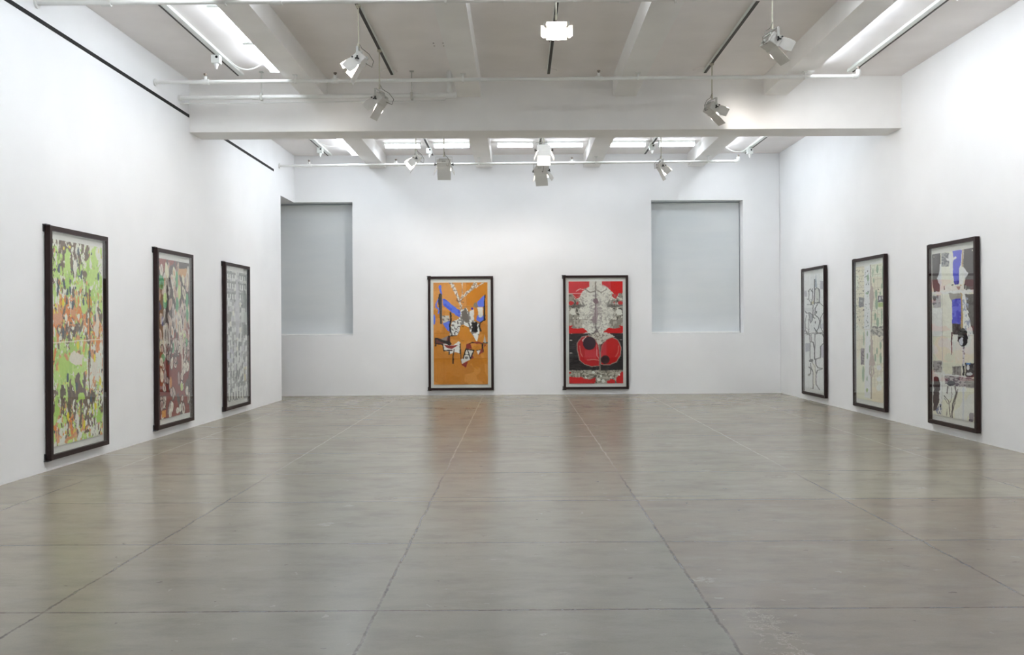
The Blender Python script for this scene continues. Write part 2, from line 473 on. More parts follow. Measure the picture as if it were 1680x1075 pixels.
adaptor((5.01, 21.0, HC), 'small white adaptor box under the back track nearest the right wall')

# ------------------------------------------------------------------ pipes
def sprinkler(bm_p, t, x, y, z, r):
    bm = bmesh.new(); tube(bm, [(x-.05, y, z), (x+.05, y, z)], r*1.45, 12); tube(bm, [(x, y, z), (x, y, z+.075)], r*.95, 10); obj('tee_fitting', bm, M['pipe'], t, True)
    bm = bmesh.new(); tube(bm, [(x, y, z+.075), (x, y, z+.10), (x, y, z+.10), (x, y, z+.115)], [.014, .012, .024, .024], 10); obj('sprinkler_head', bm, M['brass'], t, True)
def hanger(t, x, y, z, r, top):
    bm = bmesh.new(); box(bm, x-.012, x+.012, y-r-.008, y+r+.008, z-r-.008, z+r+.012); tube(bm, [(x, y, z+r), (x, y, top)], .007, 8)
    box(bm, x-.035, x+.035, y-.035, y+.035, top-.012, top)
    obj('hanger', bm, M['pipe'], t)
def sprink_pipe(Y, z0, z1, xe, r, heads, hangers, label):
    xl = XL(Y)+.002
    t = empty('sprinkler_pipe', (xl, Y, z0), label, 'pipe', 'thin white sprinkler pipes across the room')
    sl = (z1-z0)/(xe-xl)
    bm = bmesh.new(); tube(bm, [(0, 0, 0), (xe-xl, 0, z1-z0)], r, 14); tube(bm, [(0, 0, 0), (.02, 0, 0)], r*2, 16)
    obj('pipe', bm, M['pipe'], t, True)
    for x in heads: sprinkler(None, t, x-xl, 0, sl*(x-xl), r)
    for x in hangers: hanger(t, x-xl, 0, sl*(x-xl), r, BZ-z0)
    bm = bmesh.new(); e = xe-xl; dz = z1-z0
    tube(bm, [(e-.06, 0, dz), (e, 0, dz), (e+.03, 0, dz+.03), (e+.03, 0, dz+.09)], r*1.4, 12); obj('elbow', bm, M['pipe'], t, True)
    bm = bmesh.new(); tube(bm, [(e+.03, 0, dz+.09), (e+.03, 0, dz+.12), (e+.03, 0, dz+.12), (e+.03, 0, dz+.135)], [.014, .012, .026, .026], 10); obj('sprinkler_head', bm, M['brass'], t, True)
HD = (-4.36, -2.54, 1.15); HG = (-3.1, -.75, 1.70, 4.04)
sprink_pipe(10.38, 5.015, 5.02, 4.76, .030, HD, HG, 'thin white sprinkler pipe crossing the top edge of the view, nearest the camera')
sprink_pipe(13.66, 4.985, 5.012, 4.76, .026, HD, HG, 'thin white sprinkler pipe crossing in front of the cross beam')
sprink_pipe(20.45, 4.925, 4.965, 4.61, .026, HD, (-.80, 1.65, 4.0), 'thin white sprinkler pipe crossing near the back wall')
# thicker pipe along the cross beam, with an elbow and riser
Y = 14.6; xl = XL(Y)+.002; Z0 = 4.985
t = empty('drain_pipe', (xl, Y, Z0), 'thicker white pipe from the left wall along the cross beam, turning up', 'pipe')
bm = bmesh.new(); tube(bm, [(0, 0, 0), (-.93-xl, 0, .02)], .034, 16); tube(bm, [(0, 0, 0), (.04, 0, 0)], .045, 16)
for x in (1.1, 2.9): tube(bm, [(x, 0, .002), (x+.1, 0, .002)], .038, 16)
obj('pipe', bm, M['pipe'], t, True)
bm = bmesh.new(); e = -1.0-xl
tube(bm, [(e-.06, 0, .02), (e+.10, 0, .02)], .046, 16); tube(bm, [(e, 0, .02), (e, 0, HC-Z0)], .034, 14); tube(bm, [(e, 0, .05), (e, 0, .10)], .044, 14)
obj('riser', bm, M['pipe'], t, True)
for px in (-3.82, -1.57):
    bm = bmesh.new(); x = px-xl
    box(bm, x-.015, x+.015, -.045, .045, -.045, .06); tube(bm, [(x, 0, .05), (x, 0, HC-Z0)], .006, 8); box(bm, x-.03, x+.03, -.03, .03, HC-Z0-.012, HC-Z0)
    obj('hanger', bm, M['lampgrey'], t)
t = bmesh.new()
tube(t, [(0, 0, 0), (3.9, 0, .02), (3.98, 0, .03), (4.02, 0, .07), (4.02, 0, HC-4.915)], .010, 8)
o = obj('conduit', t, M['pipe'], None, True); o.location = (xl, 14.66, 4.915)
o['label'] = 'very thin white conduit under the thicker pipe on the cross beam'; o['category'] = 'conduit'

# ------------------------------------------------------------------ floodlights with barn doors
def door_bm(wd, ln, flare, inset):
    # hinged along x, folds forward (+y); flare turns it outwards (+z)
    bm = bmesh.new()
    p = [(-wd/2, 0), (wd/2, 0), (wd/2+inset, ln*.45), (wd/2+inset*.4, ln), (-wd/2-inset*.4, ln), (-wd/2-inset, ln*.45)]
    prism(bm, p, 0, .004)
    tube(bm, [(-wd*.35, 0, 0), (wd*.35, 0, 0)], .007, 8)
    bmesh.ops.rotate(bm, verts=bm.verts[:], cent=(0, 0, 0), matrix=Matrix.Rotation(flare, 3, 'X'))
    return bm
def xf(bm, mtx): bmesh.ops.transform(bm, matrix=mtx, verts=bm.verts[:]); return bm

def lamp_proto():
    t = empty('floodlight', (0, 0, 0), '', 'floodlight', 'ceiling floodlights with barn doors')
    bm = bmesh.new(); tube(bm, [(0, 0, .20), (0, 0, .66)], .010, 10); tube(bm, [(0, 0, .15), (0, 0, .21)], .017, 10)
    box(bm, -.03, .03, -.03, .03, .645, .67); obj('rod', bm, M['rod'], t, True)
    # yoke, turns with the lamp about the rod
    bm = bmesh.new()
    box(bm, -.170, -.164, -.016, .016, -.02, .15); box(bm, .164, .170, -.016, .016, -.02, .15); box(bm, -.170, .170, -.016, .016, .15, .156)
    y = obj('yoke', bm, M['lampgrey'], t)
    # body
    bm = bmesh.new(); box(bm, -.145, .145, -.09, .03, -.075, .075); bevel(bm, .018, 3)
    for i in range(5): box(bm, -.11, .11, -.098, -.088, -.05+i*.024, -.042+i*.024)
    box(bm, -.135, .135, .02, .055, .068, .078); box(bm, -.135, .135, .02, .055, -.078, -.068)
    box(bm, -.148, -.138, .02, .055, -.078, .078); box(bm, .138, .148, .02, .055, -.078, .078)
    b = obj('body', bm, M['lamp'], t)
    bm = bmesh.new(); box(bm, -.10, .10, -.112, -.095, .03, .055); box(bm, -.04, .04, -.12, -.09, -.07, -.04); obj('ballast_plate', bm, M['lampgrey'], b)
    bm = bmesh.new(); box(bm, -.132, .132, .031, .035, -.064, .064); obj('lens', bm, M['lens'], b)
    for s in (-1, 1):
        bm = bmesh.new(); tube(bm, [(s*.148, 0, 0), (s*.185, 0, 0)], .012, 10)
        for k in range(3):
            a = k*2*PI/3+.4; tube(bm, [(s*.18, 0, 0), (s*.185, .032*math.cos(a), .032*math.sin(a))], [.012, .009], 8)
        obj('knob', bm, M['knob'], b)
        bm = bmesh.new(); tube(bm, [(s*.145, .035, .06), (s*.163, .035, .06)], .011, 10); obj('hinge_knob', bm, M['knob'], b)
    f = math.radians(14)
    obj('barn_door', xf(door_bm(.25, .16, f, .02), Matrix.Translation((0, .055, .076))), M['lamp'], b)
    m = Matrix.Rotation(PI, 4, 'Y')
    obj('barn_door', xf(door_bm(.26, .235, math.radians(14), .008), Matrix.Translation((0, .055, -.076)) @ m), M['lamp'], b)
    for s in (-1, 1):
        m = Matrix.Rotation(s*PI/2, 4, 'Y')
        obj('barn_door', xf(door_bm(.13, .17, math.radians(22), .02), Matrix.Translation((s*.146, .055, 0)) @ m), M['lamp'], b)
    bm = bmesh.new()
    tube(bm, [(.05, -.09, -.02), (.09, -.17, -.06), (.12, -.19, .03), (.08, -.13, .12), (.02, -.04, .18), (.012, 0, .26)], .005, 6)
    obj('cable', bm, M['dcable'], y, True)
    return t
LP = lamp_proto()
def pose(t, aim, pw=1.):
    d = Vector(aim)-t.location; az = math.atan2(-d.x, d.y); tilt = math.atan2(d.z, math.hypot(d.x, d.y))
    sc = .95 if 'boxy' in t['label'] else .8 if 'high on the middle' in t['label'] else .86
    t.scale = (sc, sc, sc)
    for c in t.children:
        k = c.name.split('.')[0]
        if k == 'rod': c.scale = (1, 1, (5.318-t.location.z)/.67/sc)
        if k == 'yoke': c.rotation_euler = (0, 0, az)
        if k == 'body':
            c.rotation_euler = (tilt, 0, az)
            ld = bpy.data.lights.new('bulb', 'SPOT'); ld.energy = SPOT_W*pw; ld.spot_size = math.radians(110 if 'glaring' in t['label'] else 168); ld.spot_blend = .35
            ld.shadow_soft_size = .045; ld.color = (1.0, .935, .875)
            lo = bpy.data.objects.new('bulb', ld); COL.objects.link(lo); lo.parent = c
            lo.location = (0, .045, 0); lo.rotation_euler = (PI/2, 0, 0)
lamps = [
 ((-1.85, 11.43, 4.66), (-5.0, 11.3, 1.4), 'white floodlight aimed left before the cross beam, the higher and nearer one'),
 ((-1.87, 13.30, 4.63), (-5.0, 14.2, 1.5), 'white floodlight aimed left, hanging in front of the left half of the cross beam'),
 ((.43, 10.50, 4.69), (.2, -3.0, 3.2), 'glaring white floodlight facing the viewer high on the middle front track'),
 ((2.83, 10.78, 4.66), (5.9, 11.4, 2.9), 'white floodlight aimed right, high at the upper right before the ceiling beams'),
 ((2.82, 14.08, 4.66), (5.9, 14.8, 2.9), 'white floodlight aimed right, hanging in front of the right half of the cross beam'),
 ((-1.885, 18.15, 4.65), (-5.0, 17.6, 1.8), 'white floodlight behind the cross beam tilted towards the left wall'),
 ((-1.41, 18.80, 4.66), (-1.5, 21.8, .8), 'boxy white floodlight seen from behind, facing the orange artwork'),
 ((.48, 17.45, 4.68), (.5, 15.5, .0), 'glaring white floodlight behind the cross beam facing the viewer, above its neighbour'),
 ((.48, 19.40, 4.62), (1.4, 21.8, .8), 'boxy white floodlight just below the glaring one, facing the back wall'),
 ((2.82, 19.10, 4.64), (5.86, 19.4, 1.0), 'white floodlight behind the cross beam tilted towards the right wall'),
 ((-1.85, 7.6, 4.66), (-5.1, 7.8, .6), 'added white floodlight out of view, second from the camera on the left track'),  # last four lamps are unseen, added to light the walls near the camera
 ((2.83, 7.2, 4.66), (5.9, 8.2, .6), 'added white floodlight out of view, second from the camera on the right track'),
 ((-1.85, 3.6, 4.66), (-5.1, 4.2, 1.6), 'added white floodlight out of view over the camera on the left track'),
 ((2.83, 3.6, 4.66), (6.0, 4.2, 1.6), 'added white floodlight out of view over the camera on the right track'),
]
trees = [LP]+[copy_tree(LP) for _ in lamps[1:]]
for o, (loc, aim, lb) in zip(trees, lamps):
    o.location = loc; o['label'] = lb; pose(o, aim, .6 if 'behind the cross beam facing' in lb else .4 if 'glaring' in lb else 1.25 if 'boxy' in lb else .61)
t = bmesh.new(); tube(t, [(0, 0, 0), (0, 0, -.02)], .05, 20); tube(t, [(0, 0, -.02), (0, 0, -.06)], .014, 10)
o = obj('ceiling_mount', t, M['track'], None, True); o.location = (-1.41, 18.80, HC); o['label'] = 'small white ceiling mount above the boxy floodlight facing the orange artwork'; o['category'] = 'mount'

# ------------------------------------------------------------------ pictures painted in coloured points
def vnoise(X, Y, sx, sy, seed, octv=2):
    out = np.zeros_like(X); amp = 1; tot = 0
    for o in range(octv):
        r = np.random.RandomState(seed*31+o).rand(97, 101)
        x = X/sx*(2**o)+seed*1.7; y = Y/sy*(2**o)+seed*2.3
        i = np.floor(x).astype(int); j = np.floor(y).astype(int); fx = x-i; fy = y-j
        fx = fx*fx*(3-2*fx); fy = fy*fy*(3-2*fy)
        g = lambda a, b: r[a % 97, b % 101]
        out += amp*((g(i, j)*(1-fx)+g(i+1, j)*fx)*(1-fy)+(g(i, j+1)*(1-fx)+g(i+1, j+1)*fx)*fy)
        tot += amp; amp *= .5
    return out/tot

class Art:
    """points (nx,ny); X,Y run over the quad TL,TR,BR,BL so shapes are given in sheet units"""
    def __init__(s, nx, ny, quad=((0, 0), (100, 0), (100, 200), (0, 200)), seed=1):
        s.nx, s.ny, s.seed = nx, ny, seed
        u, v = np.meshgrid(np.linspace(0, 1, nx), np.linspace(0, 1, ny)); s.u, s.v = u, v
        q = np.array(quad, float)
        top = q[0][None, None]*(1-u[..., None])+q[1][None, None]*u[..., None]
        bot = q[3][None, None]*(1-u[..., None])+q[2][None, None]*u[..., None]
        P = top*(1-v[..., None])+bot*v[..., None]
        s.X, s.Y = P[..., 0], P[..., 1]; s.C = np.zeros((ny, nx, 3))
    def wob(s, a, sc, seed=5):
        return s.X+(vnoise(s.X, s.Y, sc, sc, seed)-.5)*2*a, s.Y+(vnoise(s.X, s.Y, sc, sc, seed+1)-.5)*2*a
    def paint(s, m, c, a=1.):
        m = np.clip(m.astype(float)*a, 0, 1)[..., None]; s.C = s.C*(1-m)+lin(c)*m
    def fill(s, c): s.C[:] = lin(c)
    def mpoly(s, pts, w=0, sc=30, seed=5):
        X, Y = s.wob(w, sc, seed) if w else (s.X, s.Y)
        ins = np.zeros(X.shape, bool); n = len(pts)
        for i in range(n):
            x0, y0 = pts[i]; x1, y1 = pts[(i+1) % n]
            if y0 == y1: continue
            c = ((y0 > Y) != (y1 > Y)) & (X < (x1-x0)*(Y-y0)/(y1-y0)+x0)
            ins ^= c
        return ins
    def poly(s, pts, c, w=0, sc=30, seed=5, a=1.): m = s.mpoly(pts, w, sc, seed); s.paint(m, c, a); return m
    def mstroke(s, pts, wd, w=0, sc=30, seed=5):
        X, Y = s.wob(w, sc, seed) if w else (s.X, s.Y)
        m = np.zeros(X.shape, bool); n = len(pts)
        for i in range(n-1):
            (x0, y0), (x1, y1) = pts[i], pts[i+1]
            w0, w1 = (wd, wd) if not isinstance(wd, (list, tuple)) else (wd[0]+(wd[1]-wd[0])*i/(n-1), wd[0]+(wd[1]-wd[0])*(i+1)/(n-1))
            L = (x1-x0)**2+(y1-y0)**2+1e-9
            t = np.clip(((X-x0)*(x1-x0)+(Y-y0)*(y1-y0))/L, 0, 1)
            d = np.hypot(X-x0-t*(x1-x0), Y-y0-t*(y1-y0))
            m |= d < (w0+(w1-w0)*t)/2
        return m
    def stroke(s, pts, wd, c, w=0, sc=30, seed=5, a=1.): m = s.mstroke(pts, wd, w, sc, seed); s.paint(m, c, a); return m
    def mell(s, x, y, rx, ry, rot=0, w=0, sc=30, seed=5):
        X, Y = s.wob(w, sc, seed) if w else (s.X, s.Y)
        c, n = math.cos(rot), math.sin(rot); dx, dy = X-x, Y-y
        return ((dx*c+dy*n)/rx)**2+((-dx*n+dy*c)/ry)**2 < 1
    def ell(s, x, y, rx, ry, c, rot=0, w=0, sc=30, seed=5, a=1.): m = s.mell(x, y, rx, ry, rot, w, sc, seed); s.paint(m, c, a); return m
    def speck(s, mask, c, sx, sy, thr, seed, a=1., octv=2):
        n = vnoise(s.X, s.Y, sx, sy, seed, octv); s.paint(mask & (n > thr), c, a)
    def rect(s, x0, y0, x1, y1, c, w=0, sc=30, seed=5, a=1.): return s.poly([(x0, y0), (x1, y0), (x1, y1), (x0, y1)], c, w, sc, seed, a)

def art_orange():
    A = Art(130, 240, ((122, 150), (1062, 150), (1075, 1940), (137, 1940)), 3)
    T = np.ones(A.X.shape, bool)
    A.fill((196, 128, 40)); A.speck(T, (206, 142, 66), 260, 200, .52, 2, .7); A.speck(T, (180, 112, 28), 180, 240, .55, 3, .6)
    A.rect(120, 140, 700, 640, (214, 152, 88), 10, 60, 3, .6); A.rect(700, 140, 1075, 560, (206, 128, 26), 0, a=.5)
    A.rect(300, 640, 320, 1940, (180, 112, 34), 4, 60, 3, .5)
    for y in (575, 1040, 1490): A.stroke([(120, y), (1080, y+4)], 7, (150, 96, 36), a=.6)
    A.stroke([(700, 140), (696, 1940)], 5, (170, 108, 40), a=.4); A.stroke([(205, 900), (195, 1940)], 6, (170, 108, 40), a=.4)
    W, G, K, B, R = (222, 220, 216), (120, 116, 114), (24, 20, 22), (92, 116, 218), (138, 48, 44)
    # pale splattered branches
    for pts, wd in (([(430, 150), (500, 290), (560, 420), (600, 560), (610, 700)], (60, 30)), ([(850, 180), (790, 260), (690, 350), (620, 420), (590, 480)], (60, 22)), ([(985, 165), (880, 225), (800, 260)], (22, 30)), ([(622, 150), (625, 330), (600, 480)], (16, 14))):
        m = A.mstroke(pts, wd, 14, 22, 4); A.paint(m, (212, 206, 200)); A.speck(m, (130, 104, 82), 16, 16, .5, 8, .8)
    for x, y, x2, y2 in ((600, 480, 520, 470), (600, 490, 650, 500), (560, 500, 530, 440), (600, 470, 640, 440)): A.stroke([(x, y), (x2, y2)], 12, (120, 90, 70), 3, 15)
    # blue
    A.ell(238, 230, 26, 36, B, w=5); A.stroke([(240, 250), (262, 350)], 34, B, 4)
    A.poly([(285, 430), (330, 440), (450, 545), (590, 650), (590, 750), (540, 740), (430, 660), (290, 545)], B, 10, 30)
    A.speck(A.mpoly([(285, 430), (330, 440), (450, 545), (590, 650), (590, 750), (540, 740), (430, 660), (290, 545)]), (72, 92, 204), 90, 60, .55, 5)
    A.stroke([(215, 440), (175, 520), (170, 580), (225, 615), (210, 690)], 26, B, 4); A.ell(140, 800, 20, 90, B)
    A.poly([(285, 870), (400, 815), (425, 900), (410, 1010), (370, 990)], B, 4)
    A.poly([(1010, 370), (1000, 580), (900, 580), (880, 500)], B, 4); A.ell(940, 780, 75, 60, B, w=6); A.ell(798, 610, 18, 22, (50, 30, 170))
    # grey and white centre
    m = A.poly([(440, 830), (520, 810), (600, 750), (625, 640), (600, 900), (580, 1010), (540, 1080), (470, 1090), (405, 1080), (430, 960)], W, 8); A.speck(m, (110, 106, 106), 26, 22, .55, 7)
    m = A.poly([(600, 640), (690, 590), (750, 680), (830, 640), (830, 830), (900, 850), (930, 900), (925, 1040), (880, 1190), (820, 1090), (770, 1020), (740, 940), (650, 890), (590, 900)], W, 10); A.speck(m, (128, 124, 122), 34, 34, .52, 9)
    A.poly([(615, 660), (690, 610), (720, 700), (760, 840), (700, 860), (620, 800)], (112, 104, 98), 8); A.poly([(755, 650), (825, 620), (830, 800), (780, 840)], (210, 208, 204), 6)
    A.poly([(590, 930), (640, 890), (700, 930), (780, 1030), (820, 1110), (640, 1240), (570, 1100)], (200, 130, 38), 4)
    m = A.poly([(275, 735), (400, 730), (410, 820), (290, 865)], (196, 190, 180), 4); A.speck(m, (110, 104, 98), 30, 18, .6, 10)
    m = A.poly([(830, 520), (870, 500), (910, 580), (880, 590), (820, 580)], (130, 118, 106), 5)
    A.poly([(890, 590), (985, 585), (985, 740), (905, 740)], (214, 210, 202), 5); A.poly([(835, 600), (885, 600), (895, 690), (870, 800), (835, 800)], (204, 126, 40), 4)
    A.ell(940, 740, 35, 30, (205, 205, 200), w=6)
    # black strokes
    A.stroke([(245, 370), (232, 500), (250, 640), (255, 860)], (60, 30), (58, 52, 52), 3); A.stroke([(262, 370), (262, 600), (262, 870)], (30, 22), (82, 78, 78), 3)
    A.stroke([(425, 680), (430, 800), (410, 900), (420, 1010)], (28, 30), K, 5); A.stroke([(1020, 370), (1010, 600), (1015, 810)], (16, 34), K, 3)
    A.poly([(780, 855), (890, 845), (885, 930), (900, 1020), (785, 1020), (800, 930)], K, 5)
    A.stroke([(1000, 815), (940, 860), (925, 920), (945, 1000)], (16, 34), K, 4); A.stroke([(740, 860), (765, 950)], 16, K)
    # lower left figure (second zoom, y + 1021)
    o = 1021
    A.poly([(165, 95+o), (300, 120+o), (420, 200+o), (300, 215+o), (175, 200+o)], (104, 56, 52), 5)
    A.poly([(260, 120+o), (400, 60+o), (410, 200+o), (330, 180+o)], (140, 132, 128), 5); A.poly([(370, 90+o), (420, 60+o), (415, 205+o), (350, 170+o)], (110, 50, 46), 3)
    A.poly([(290, 200+o), (480, 230+o), (560, 155+o), (600, 190+o), (595, 370+o), (500, 350+o), (400, 390+o), (390, 340+o), (300, 320+o)], W, 5)
    A.poly([(310, 220+o), (420, 235+o), (560, 225+o), (450, 295+o), (360, 280+o)], R, 4)
    for pts, wd in (([(160, 110+o), (165, 240+o)], 26), ([(170, 105+o), (260, 150+o), (410, 200+o)], (20, 60)), ([(165, 200+o), (290, 215+o), (305, 325+o), (450, 320+o)], 20), ([(400, 80+o), (390, 140+o), (415, 205+o)], 26), ([(390, 70+o), (530, 60+o)], (24, 12)), ([(400, 340+o), (400, 390+o)], 18), ([(490, 300+o), (470, 400+o), (470, 545+o)], (16, 26)), ([(590, 200+o), (595, 370+o)], (14, 30)), ([(600, 370+o), (605, 540+o)], (14, 8))):
        A.stroke(pts, wd, (44, 36, 36), 4, 24)
    # lower right figure
    A.poly([(700, 215+o), (760, 185+o), (800, 290+o), (690, 310+o)], R, 4); A.poly([(610, 570+o), (735, 500+o), (690, 625+o)], R, 4); A.poly([(760, 470+o), (805, 400+o), (830, 460+o)], R, 4)
    A.poly([(680, 310+o), (830, 320+o), (760, 460+o), (640, 450+o)], (208, 206, 200), 3)
    m = A.poly([(640, 460+o), (700, 400+o), (770, 480+o), (620, 560+o), (610, 480+o)], (208, 206, 202), 5); A.ell(700, 450+o, 28, 24, (110, 106, 106), w=4)
    for pts, wd in (([(690, 300+o), (645, 460+o)], 22), ([(690, 300+o), (830, 320+o), (770, 470+o)], 22), ([(720, 310+o), (765, 460+o)], 18), ([(670, 395+o), (740, 400+o)], 12), ([(755, 205+o), (800, 185+o), (960, 200+o), (1070, 190+o)], (16, 24)), ([(980, 210+o), (985, 350+o)], 28), ([(880, 325+o), (940, 320+o)], 18)):
        A.stroke(pts, wd, (26, 22, 22), 4, 24)
    A.poly([(810, 175+o), (900, 170+o), (1010, 200+o), (870, 210+o)], R, 4); A.poly([(905, 410+o), (970, 270+o), (995, 350+o)], R, 4); A.poly([(875, 330+o), (945, 320+o), (905, 400+o)], W, 3); A.poly([(990, 180+o), (1018, 50+o), (1045, 190+o)], (170, 168, 166), 3); A.poly([(1000, 220+o), (1050, 215+o), (1015, 270+o)], R)
    A.stroke([(620, 155+o), (655, 155+o)], 10, (90, 66, 40)); A.stroke([(620, 925), (650, 925)], 10, (90, 66, 40))
    return A

def art_red():
    A = Art(130, 240, ((200, 160), (1140, 160), (1148, 1955), (207, 1955)), 4)
    T = np.ones(A.X.shape, bool); o = 1043
    RD, RL, GR, WH, K = (196, 20, 22), (198, 60, 66), (150, 144, 134), (216, 214, 206), (34, 30, 32)
    A.fill(WH); A.speck(T, (196, 192, 184), 60, 60, .56, 2, .8); A.speck(T, (150, 146, 140), 22, 22, .7, 3, .7)
    A.rect(190, 150, 560, 460, RL, 0, a=1); A.rect(780, 150, 930, 380, RL); A.rect(930, 150, 1150, 460, RD)
    A.ell(700, 560, 340, 330, (212, 209, 200), w=14, sc=60)
    A.rect(560, 150, 780, 420, (206, 203, 195))
    # side grey webs with red cells
    for s in (0, 1):
        fx = (lambda x: x) if s == 0 else (lambda x: 1342-x)
        m = A.poly([(fx(190), 360), (fx(260), 370), (fx(330), 450), (fx(400), 500), (fx(420), 580), (fx(360), 700), (fx(420), 840), (fx(190), 840)], GR, 14, 40); A.speck(m, (206, 202, 192), 48, 40, .55, 6+s); A.speck(m, (86, 80, 74), 30, 30, .66, 8+s)
        A.poly([(fx(270), 380), (fx(400), 380), (fx(370), 440), (fx(320), 470)], (190, 50, 50), 6); A.ell(fx(240), 540, 50, 34, (196, 52, 54), w=8); A.ell(fx(350), 545, 18, 34, (180, 60, 60), w=6)
        A.poly([(fx(190), 575), (fx(420), 560), (fx(470), 600), (fx(340), 620), (fx(190), 605)], (84, 78, 74), 10, a=.8)
        A.ell(fx(270), 700, 60, 50, WH, rot=.6, w=14); A.ell(fx(430), 800, 50, 34, WH, w=14)
        m = A.poly([(fx(190), 835), (fx(440), 835), (fx(430), 1000), (fx(350), 1010), (fx(190), 990)], (140, 134, 124), 16, 30); A.speck(m, (180, 174, 164), 26, 40, .52, 12+s)
        A.poly([(fx(190), 950), (fx(280), 930), (fx(240), 975), (fx(350), 990), (fx(450), 975), (fx(540), 1050), (fx(400), 1085), (fx(190), 1070)], RD, 8, 24)
        A.stroke([(fx(430), 490), (fx(470), 590), (fx(400), 600)], 30, (112, 108, 104), 12, a=.8)
    A.stroke([(330, 330), (400, 290), (500, 310)], 12, (220, 190, 186)); A.stroke([(200, 372), (430, 372)], 10, (222, 190, 186)); A.stroke([(280, 400), (330, 450)], 8, (220, 190, 186))
    m = A.mell(700, 620, 330, 420); A.speck(m, (190, 186, 178), 46, 40, .6, 31, .7); A.speck(m, (140, 134, 128), 20, 24, .73, 32, .6); A.speck(A.mell(672, 700, 120, 330), (150, 140, 140), 40, 20, .5, 33, .7)
    for x, y in ((470, 560), (900, 560), (520, 780), (830, 800), (430, 430), (930, 430)): A.speck(A.mell(x, y, 90, 80, w=30), (130, 124, 118), 18, 18, .6, int(x), .6)
    # centre seam and shaded folds
    A.stroke([(670, 150), (670, 330), (575, 355), (480, 290)], 22, (140, 132, 124), 5); A.stroke([(670, 300), (770, 355), (860, 300)], 20, (150, 142, 134), 5)
    A.stroke([(200, 830), (560, 830)], 10, (120, 112, 104), a=.7); A.stroke([(620, 965), (650, 965)], 12, (110, 100, 96)); A.stroke([(700, 965), (735, 965)], 12, (110, 100, 96))
    A.stroke([(670, 340), (672, 1090)], 12, (96, 86, 86)); A.ell(672, 510, 46, 48, (128, 106, 112), w=12, sc=24)
    A.poly([(650, 590), (690, 590), (710, 700), (720, 760), (680, 880), (650, 900), (590, 840), (640, 760)], (142, 124, 128), 14, 20, a=.9)
    A.stroke([(690, 600), (690, 900)], 7, (200, 190, 190)); A.poly([(620, 1080), (680, 990), (740, 1080)], (120, 108, 108), 12)
    # black band
    A.rect(190, 1075, 1160, 1725, K, 6, 40); m = A.mpoly([(190, 1075), (1160, 1075), (1160, 1725), (190, 1725)]); A.speck(m, (66, 60, 60), 60, 12, .62, 15, .7)
    for x, y in ((238, 150+o), (238, 375+o), (1112, 145+o)): A.stroke([(x-16, y), (x+16, y)], 10, (200, 190, 186))
    A.stroke([(190, 1500), (1160, 1496)], 8, (18, 16, 16))
    A.poly([(540, 60+o), (700, 20+o), (900, 30+o), (1010, 90+o), (860, 140+o), (760, 230+o), (700, 230+o), (640, 120+o)], (196, 192, 182), 10); A.speck(A.mpoly([(540, 60+o), (700, 20+o), (900, 30+o), (860, 140+o), (760, 230+o), (640, 120+o)]), (140, 132, 124), 24, 24, .6, 16)
    lobe1 = [(540, 70+o), (430, 90+o), (345, 200+o), (350, 320+o), (390, 500+o), (480, 580+o), (600, 615+o), (735, 600+o), (738, 400+o), (720, 250+o), (660, 130+o)]
    lobe2 = [(960, 100+o), (1060, 150+o), (1115, 280+o), (1100, 420+o), (1030, 540+o), (900, 590+o), (760, 580+o), (752, 400+o), (780, 250+o), (860, 140+o)]
    for lb, c in ((lobe1, (176, 28, 34)), (lobe2, (186, 18, 20))):
        A.poly(lb, c, 6, 60); A.stroke(lb+[lb[0]], 13, (156, 140, 128), 5)
    A.poly([(480, 330+o), (660, 300+o), (690, 480+o), (480, 500+o)], (196, 58, 66), 8, a=.6); A.poly([(760, 250+o), (855, 150+o), (855, 450+o), (760, 480+o)], (190, 64, 72), 4, a=.6)
    A.stroke([(500, 90+o), (440, 150+o), (470, 200+o)], 14, (214, 196, 190), 3); A.stroke([(390, 250+o), (410, 380+o), (440, 440+o)], 8, (208, 150, 130)); A.stroke([(520, 500+o), (640, 490+o), (730, 505+o)], 8, (206, 150, 140)); A.stroke([(685, 230+o), (690, 420+o), (730, 480+o)], 12, (206, 140, 140)); A.stroke([(1070, 250+o), (1060, 370+o), (1010, 450+o)], 8, (206, 130, 110)); A.stroke([(400, 465+o), (1090, 465+o)], 6, (150, 30, 30))
    A.ell(560, 205+o, 112, 118, (52, 34, 44)); A.ell(835, 495+o, 78, 76, (54, 28, 32)); A.stroke([(740, 230+o), (742, 700+o)], 24, (132, 118, 112), 5)
    # lower texture band
    m = A.rect(190, 680+o, 1160, 960+o, (142, 136, 124), 6); A.speck(m, (176, 170, 158), 34, 34, .5, 18); A.speck(m, (96, 90, 82), 26, 26, .62, 19)
    A.poly([(190, 790+o), (300, 800+o), (420, 795+o), (470, 825+o), (560, 840+o), (660, 815+o), (672, 870+o), (640, 930+o), (190, 930+o)], (192, 28, 32), 12, 24); A.ell(215, 720+o, 26, 14, (190, 28, 30))
    A.poly([(860, 880+o), (930, 840+o), (1000, 850+o), (1005, 925+o), (880, 925+o)], (192, 24, 28), 10, 24); A.poly([(1020, 830+o), (1110, 715+o), (1160, 710+o), (1160, 925+o), (1045, 925+o)], (192, 24, 28), 10, 24)
    for x, y, r in ((630, 715, 22), (720, 845, 26), (800, 870, 28), (1080, 760, 16), (760, 780, 18), (500, 805, 16), (930, 800, 14)): A.ell(x, y+o, r*1.2, r, (222, 220, 212), rot=.6, w=4)
    return A

def fieldg(A, u0, v0, ru, rv): return np.exp(-((A.u-u0)/ru)**2-((A.v-v0)/rv)**2)

